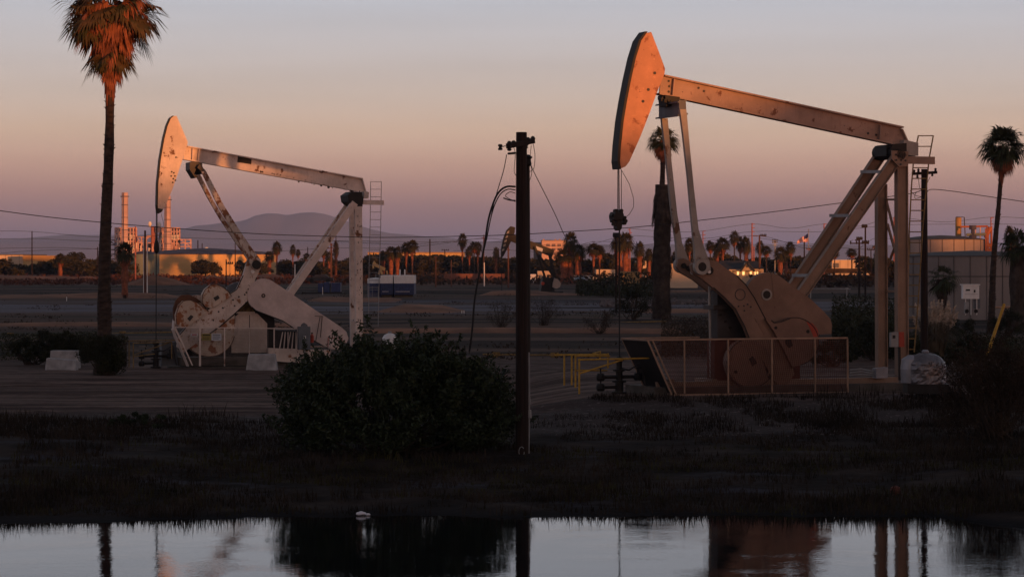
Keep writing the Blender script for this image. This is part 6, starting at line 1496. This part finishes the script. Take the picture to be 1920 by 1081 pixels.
for k, x in enumerate((1813, 1830)):
    mb = MB(); mb.lathe(W(x, 583, d - .05), [(.14,-.05),(.16,0),(.14,.05)], 14, 'y'); mb.build('gauge', M['blackmetal'], t)
# yellow leaning post
mb = MB(); tapered(mb, W(1850,668,110), W(1883,570,111), .075, .065, 8); tag(mb.build('leaning_post', M['yellow'], None, W(1850,668,110)), 'bright yellow post leaning to the right by the right edge', 'post')
# foil wrapped tank
fr = Frame(1735, 93, math.radians(8)); c = W(1736, 690, 93); t = thing('wrapped_tank', at_ground(1735, 93), 'domed tank wrapped in crumpled silver foil beside the right posts', 'tank')
r = np.random.RandomState(2); mb = MB(); R0 = .72; K, NN = 22, 48
V = []; Fc = []
for i in range(K + 1):
    v = i / K; ph = v * math.pi / 2
    for k in range(NN):
        a = 2 * math.pi * k / NN; q = 1 + .05 * float(vnoise(a * 3.2 + i * .35, i * .9)) + .035 * float(vnoise(a * 9, i * 2.1 + 4)); q = q if k else q
        if i < 8: rr_, zz = R0 * q, -.55 + .6 * i / 8
        else: ph = (i - 8) / (K - 8) * math.pi / 2; rr_, zz = R0 * math.cos(ph) * q, .05 + .52 * math.sin(ph) * q
        V.append(c + Vector((rr_ * math.cos(a), rr_ * math.sin(a) * .9, zz)))
for i in range(K):
    for k in range(NN): Fc.append((i*NN + k, i*NN + (k+1) % NN, (i+1)*NN + (k+1) % NN, (i+1)*NN + k))
mb.add(V, Fc); mb.build('foil_wrap', M['foil'], t)
mb = MB(); mb.lathe(c + Vector((-.55,0,-.52)), [(.36,0),(.38,.5),(.34,.85),(.1,1.0)], 20); mb.build('tank_shell', M['tank'], t)
mb = MB(); mb.lathe(c + Vector((-.02,0,.55)), [(.12,0),(.14,.07),(.08,.12)], 12); mb.build('cap', M['tank'], t)
mb = MB(); mb.box(c + Vector((0,0,-.72)), (1.5, 1.2, .34)); mb.build('stand', M['blackmetal'], t)
# white dome behind the bush
t = thing('white_tank', at_ground(731, 150), 'small white domed tank end showing above the large bush', 'tank')
cc = W(731, 640, 150); mb = MB(); mb.lathe(cc, [(.5,-.5),(.5,-.05),(.46,.18),(.34,.38),(.15,.48),(.02,.5)], 24); mb.build('shell', M['white'], t)
mb = MB(); mb.lathe(cc + Vector((0,0,.5)), [(.1,0),(.1,.1)], 10); mb.build('cap', M['steel'], t)
# field pipelines on stands
def pipeline(pts, d, r, label, stands, m='dullyellow'):
    P = [W(x, y, d) for x, y in pts]; t = thing('pipeline', P[0], label, 'pipe', 'pipelines across the field')
    mb = MB(); mb.tube(P, r, 8); mb.build('pipe', M[m], t)
    for x, y in stands:
        a = W(x, y, d); mb = MB(); mb.bar(Vector((a.x, a.y, g(a.x, a.y) - .1)), a + Vector((0,0,.12)), .16, .16); mb.bar(a + Vector((-.25,0,0)), a + Vector((.25,0,0)), .1, .3); mb.build('stand', M[m], t)
pipeline([(680,609),(790,610),(942,609),(1095,606),(1250,602)], 236, .06, 'pale pipe on stands crossing the field behind the near pole', [(782,610),(943,609),(1093,606),(1098,606)])
pipeline([(-40,627),(150,626),(330,622)], 205, .05, 'pale pipe crossing the field at the left edge', [(20,627),(230,624)])
pipeline([(905,664),(1010,665),(1070,665)], 155, .05, 'low pale pipe running right behind the near pole', [(930,664),(1040,665)])
pipeline([(700,543),(900,541),(1060,543),(1150,543)], 520, .09, 'thin far pipe below the field tanks', [(800,542)], 'rail')
pipeline([(1200,546),(1300,546),(1345,545)], 440, .08, 'far pipe behind the crank pins', [(1330,545)], 'rail')
pipeline([(1510,541),(1560,541),(1595,542)], 400, .08, 'far pale pipe right of the belt guard', [(1520,541),(1588,541)], 'steel')
pipeline([(1860,576),(1930,575)], 230, .10, 'pale horizontal pipe behind the leaning yellow post', [(1915,575)], 'rail')
# rubble and berms
def rubble(px0, px1, d0, d1, n, s, seed, m='rock'):
    r = np.random.RandomState(seed); mb = MB()
    for _ in range(n):
        px = px0 + (px1 - px0) * r.rand(); d = d0 + (d1 - d0) * r.rand(); p = at_ground(px, d); q = s * (.4 + r.rand())
        Rm = Matrix.Rotation(r.rand() * 6, 3, 'Z') @ Matrix.Rotation(r.normal() * .5, 3, 'X') @ Matrix.Rotation(r.normal() * .5, 3, 'Y')
        h = Vector((q * (.6 + r.rand()), q * (.5 + r.rand()), q * (.35 + .5 * r.rand()))); V = []
        for a in (-1, 1):
            for b in (-1, 1):
                for c in (-1, 1): V.append(p + Vector((0, 0, q * .2)) + Rm @ Vector((h.x * a * (.35 + .25 * r.rand()), h.y * b * (.35 + .25 * r.rand()), h.z * c * (.35 + .25 * r.rand()))))
        mb.add(V, [(0,1,3,2), (4,6,7,5), (0,4,5,1), (2,3,7,6), (0,2,6,4), (1,5,7,3)])
    tag(mb.build('rubble', M[m]), kind='stuff')
rubble(1130, 1225, 330, 350, 260, .7, 1); rubble(1240, 1330, 340, 360, 120, .6, 2); rubble(1775, 1930, 104, 112, 330, .30, 3); rubble(-60, 460, 86, 90.5, 500, .04, 4); rubble(1000, 1640, 84, 91, 500, .04, 5); rubble(1640, 1780, 92, 95, 120, .09, 6)
def berm(px0, px1, d, h, dep, m, seed, label):
    x0 = (px0 - CX) * d / F; x1 = (px1 - CX) * d / F; xs = np.linspace(x0, x1, 90); vs_ = np.linspace(0, 1, 14); V = []; Fc = []
    for v in vs_:
        y = d + dep * v; hh = h * np.sin(np.pi * v) * np.minimum(1, np.minimum(xs - x0, x1 - xs) / (h * 3.0)) * (.75 + .6 * fbm(xs * .06 + seed, xs * 0 + y * .05, 4)); z = gz(xs, xs * 0 + y) + np.maximum(hh, 0) - .15
        V += list(zip(xs, [y] * 90, z))
    for j in range(13):
        for i in range(89): Fc.append((j*90 + i, j*90 + i + 1, (j+1)*90 + i + 1, (j+1)*90 + i))
    mb = MB(); mb.add(V, Fc); tag(mb.build('earth_berm', M[m], smooth_=True), kind='structure')
berm(196, 352, 620, 5.0, 26, 'berm', 1, ''); berm(330, 560, 700, 2.6, 26, 'berm', 2, ''); berm(-80, 200, 720, 2.5, 30, 'berm', 3, ''); berm(690, 880, 300, 1.2, 26, 'berm', 4, ''); berm(880, 1130, 420, 1.2, 20, 'berm', 5, ''); berm(-60, 330, 420, 1.0, 22, 'berm', 6, ''); berm(560, 760, 360, .9, 18, 'berm', 7, ''); berm(-60, 620, 220, .45, 9, 'berm', 8, ''); berm(640, 1300, 205, .45, 8, 'berm', 9, ''); berm(1180, 1400, 300, .8, 14, 'berm', 10, ''); berm(60, 900, 172, .3, 6, 'berm', 11, '')
# litter by the water
p = W(682, 962, 65.6); ly = next(y for y in np.arange(63, 70, .05) if g(p.x, y) > .015)
mb = MB()
for k, (x, y, z, s) in enumerate(((0,0,.03,.10),(.1,.03,.04,.09),(.22,0,.025,.07),(.05,.02,.08,.07))):
    mb.lathe((p.x + x - .1, ly + y, max(0, g(p.x + x - .1, ly + y)) + z * .7), [(s * .6, -s * .4), (s, 0), (s * .7, s * .4), (s * .2, s * .5)], 7)
tag(mb.build('litter', M['litter'], None, (p.x, ly, 0)), 'crumpled white plastic litter at the water edge below the bush', 'litter')
c = W(1679, 929, 68.5); c.z = g(c.x, c.y) + .12; mb = MB(); mb.lathe(c, [(.05,-.12),(.13,-.08),(.15,0),(.12,.09),(.04,.13)], 14); tag(mb.build('float_ball', M['mesh_r'], None, c), 'faded red ball lying on the right bank near the water', 'ball')
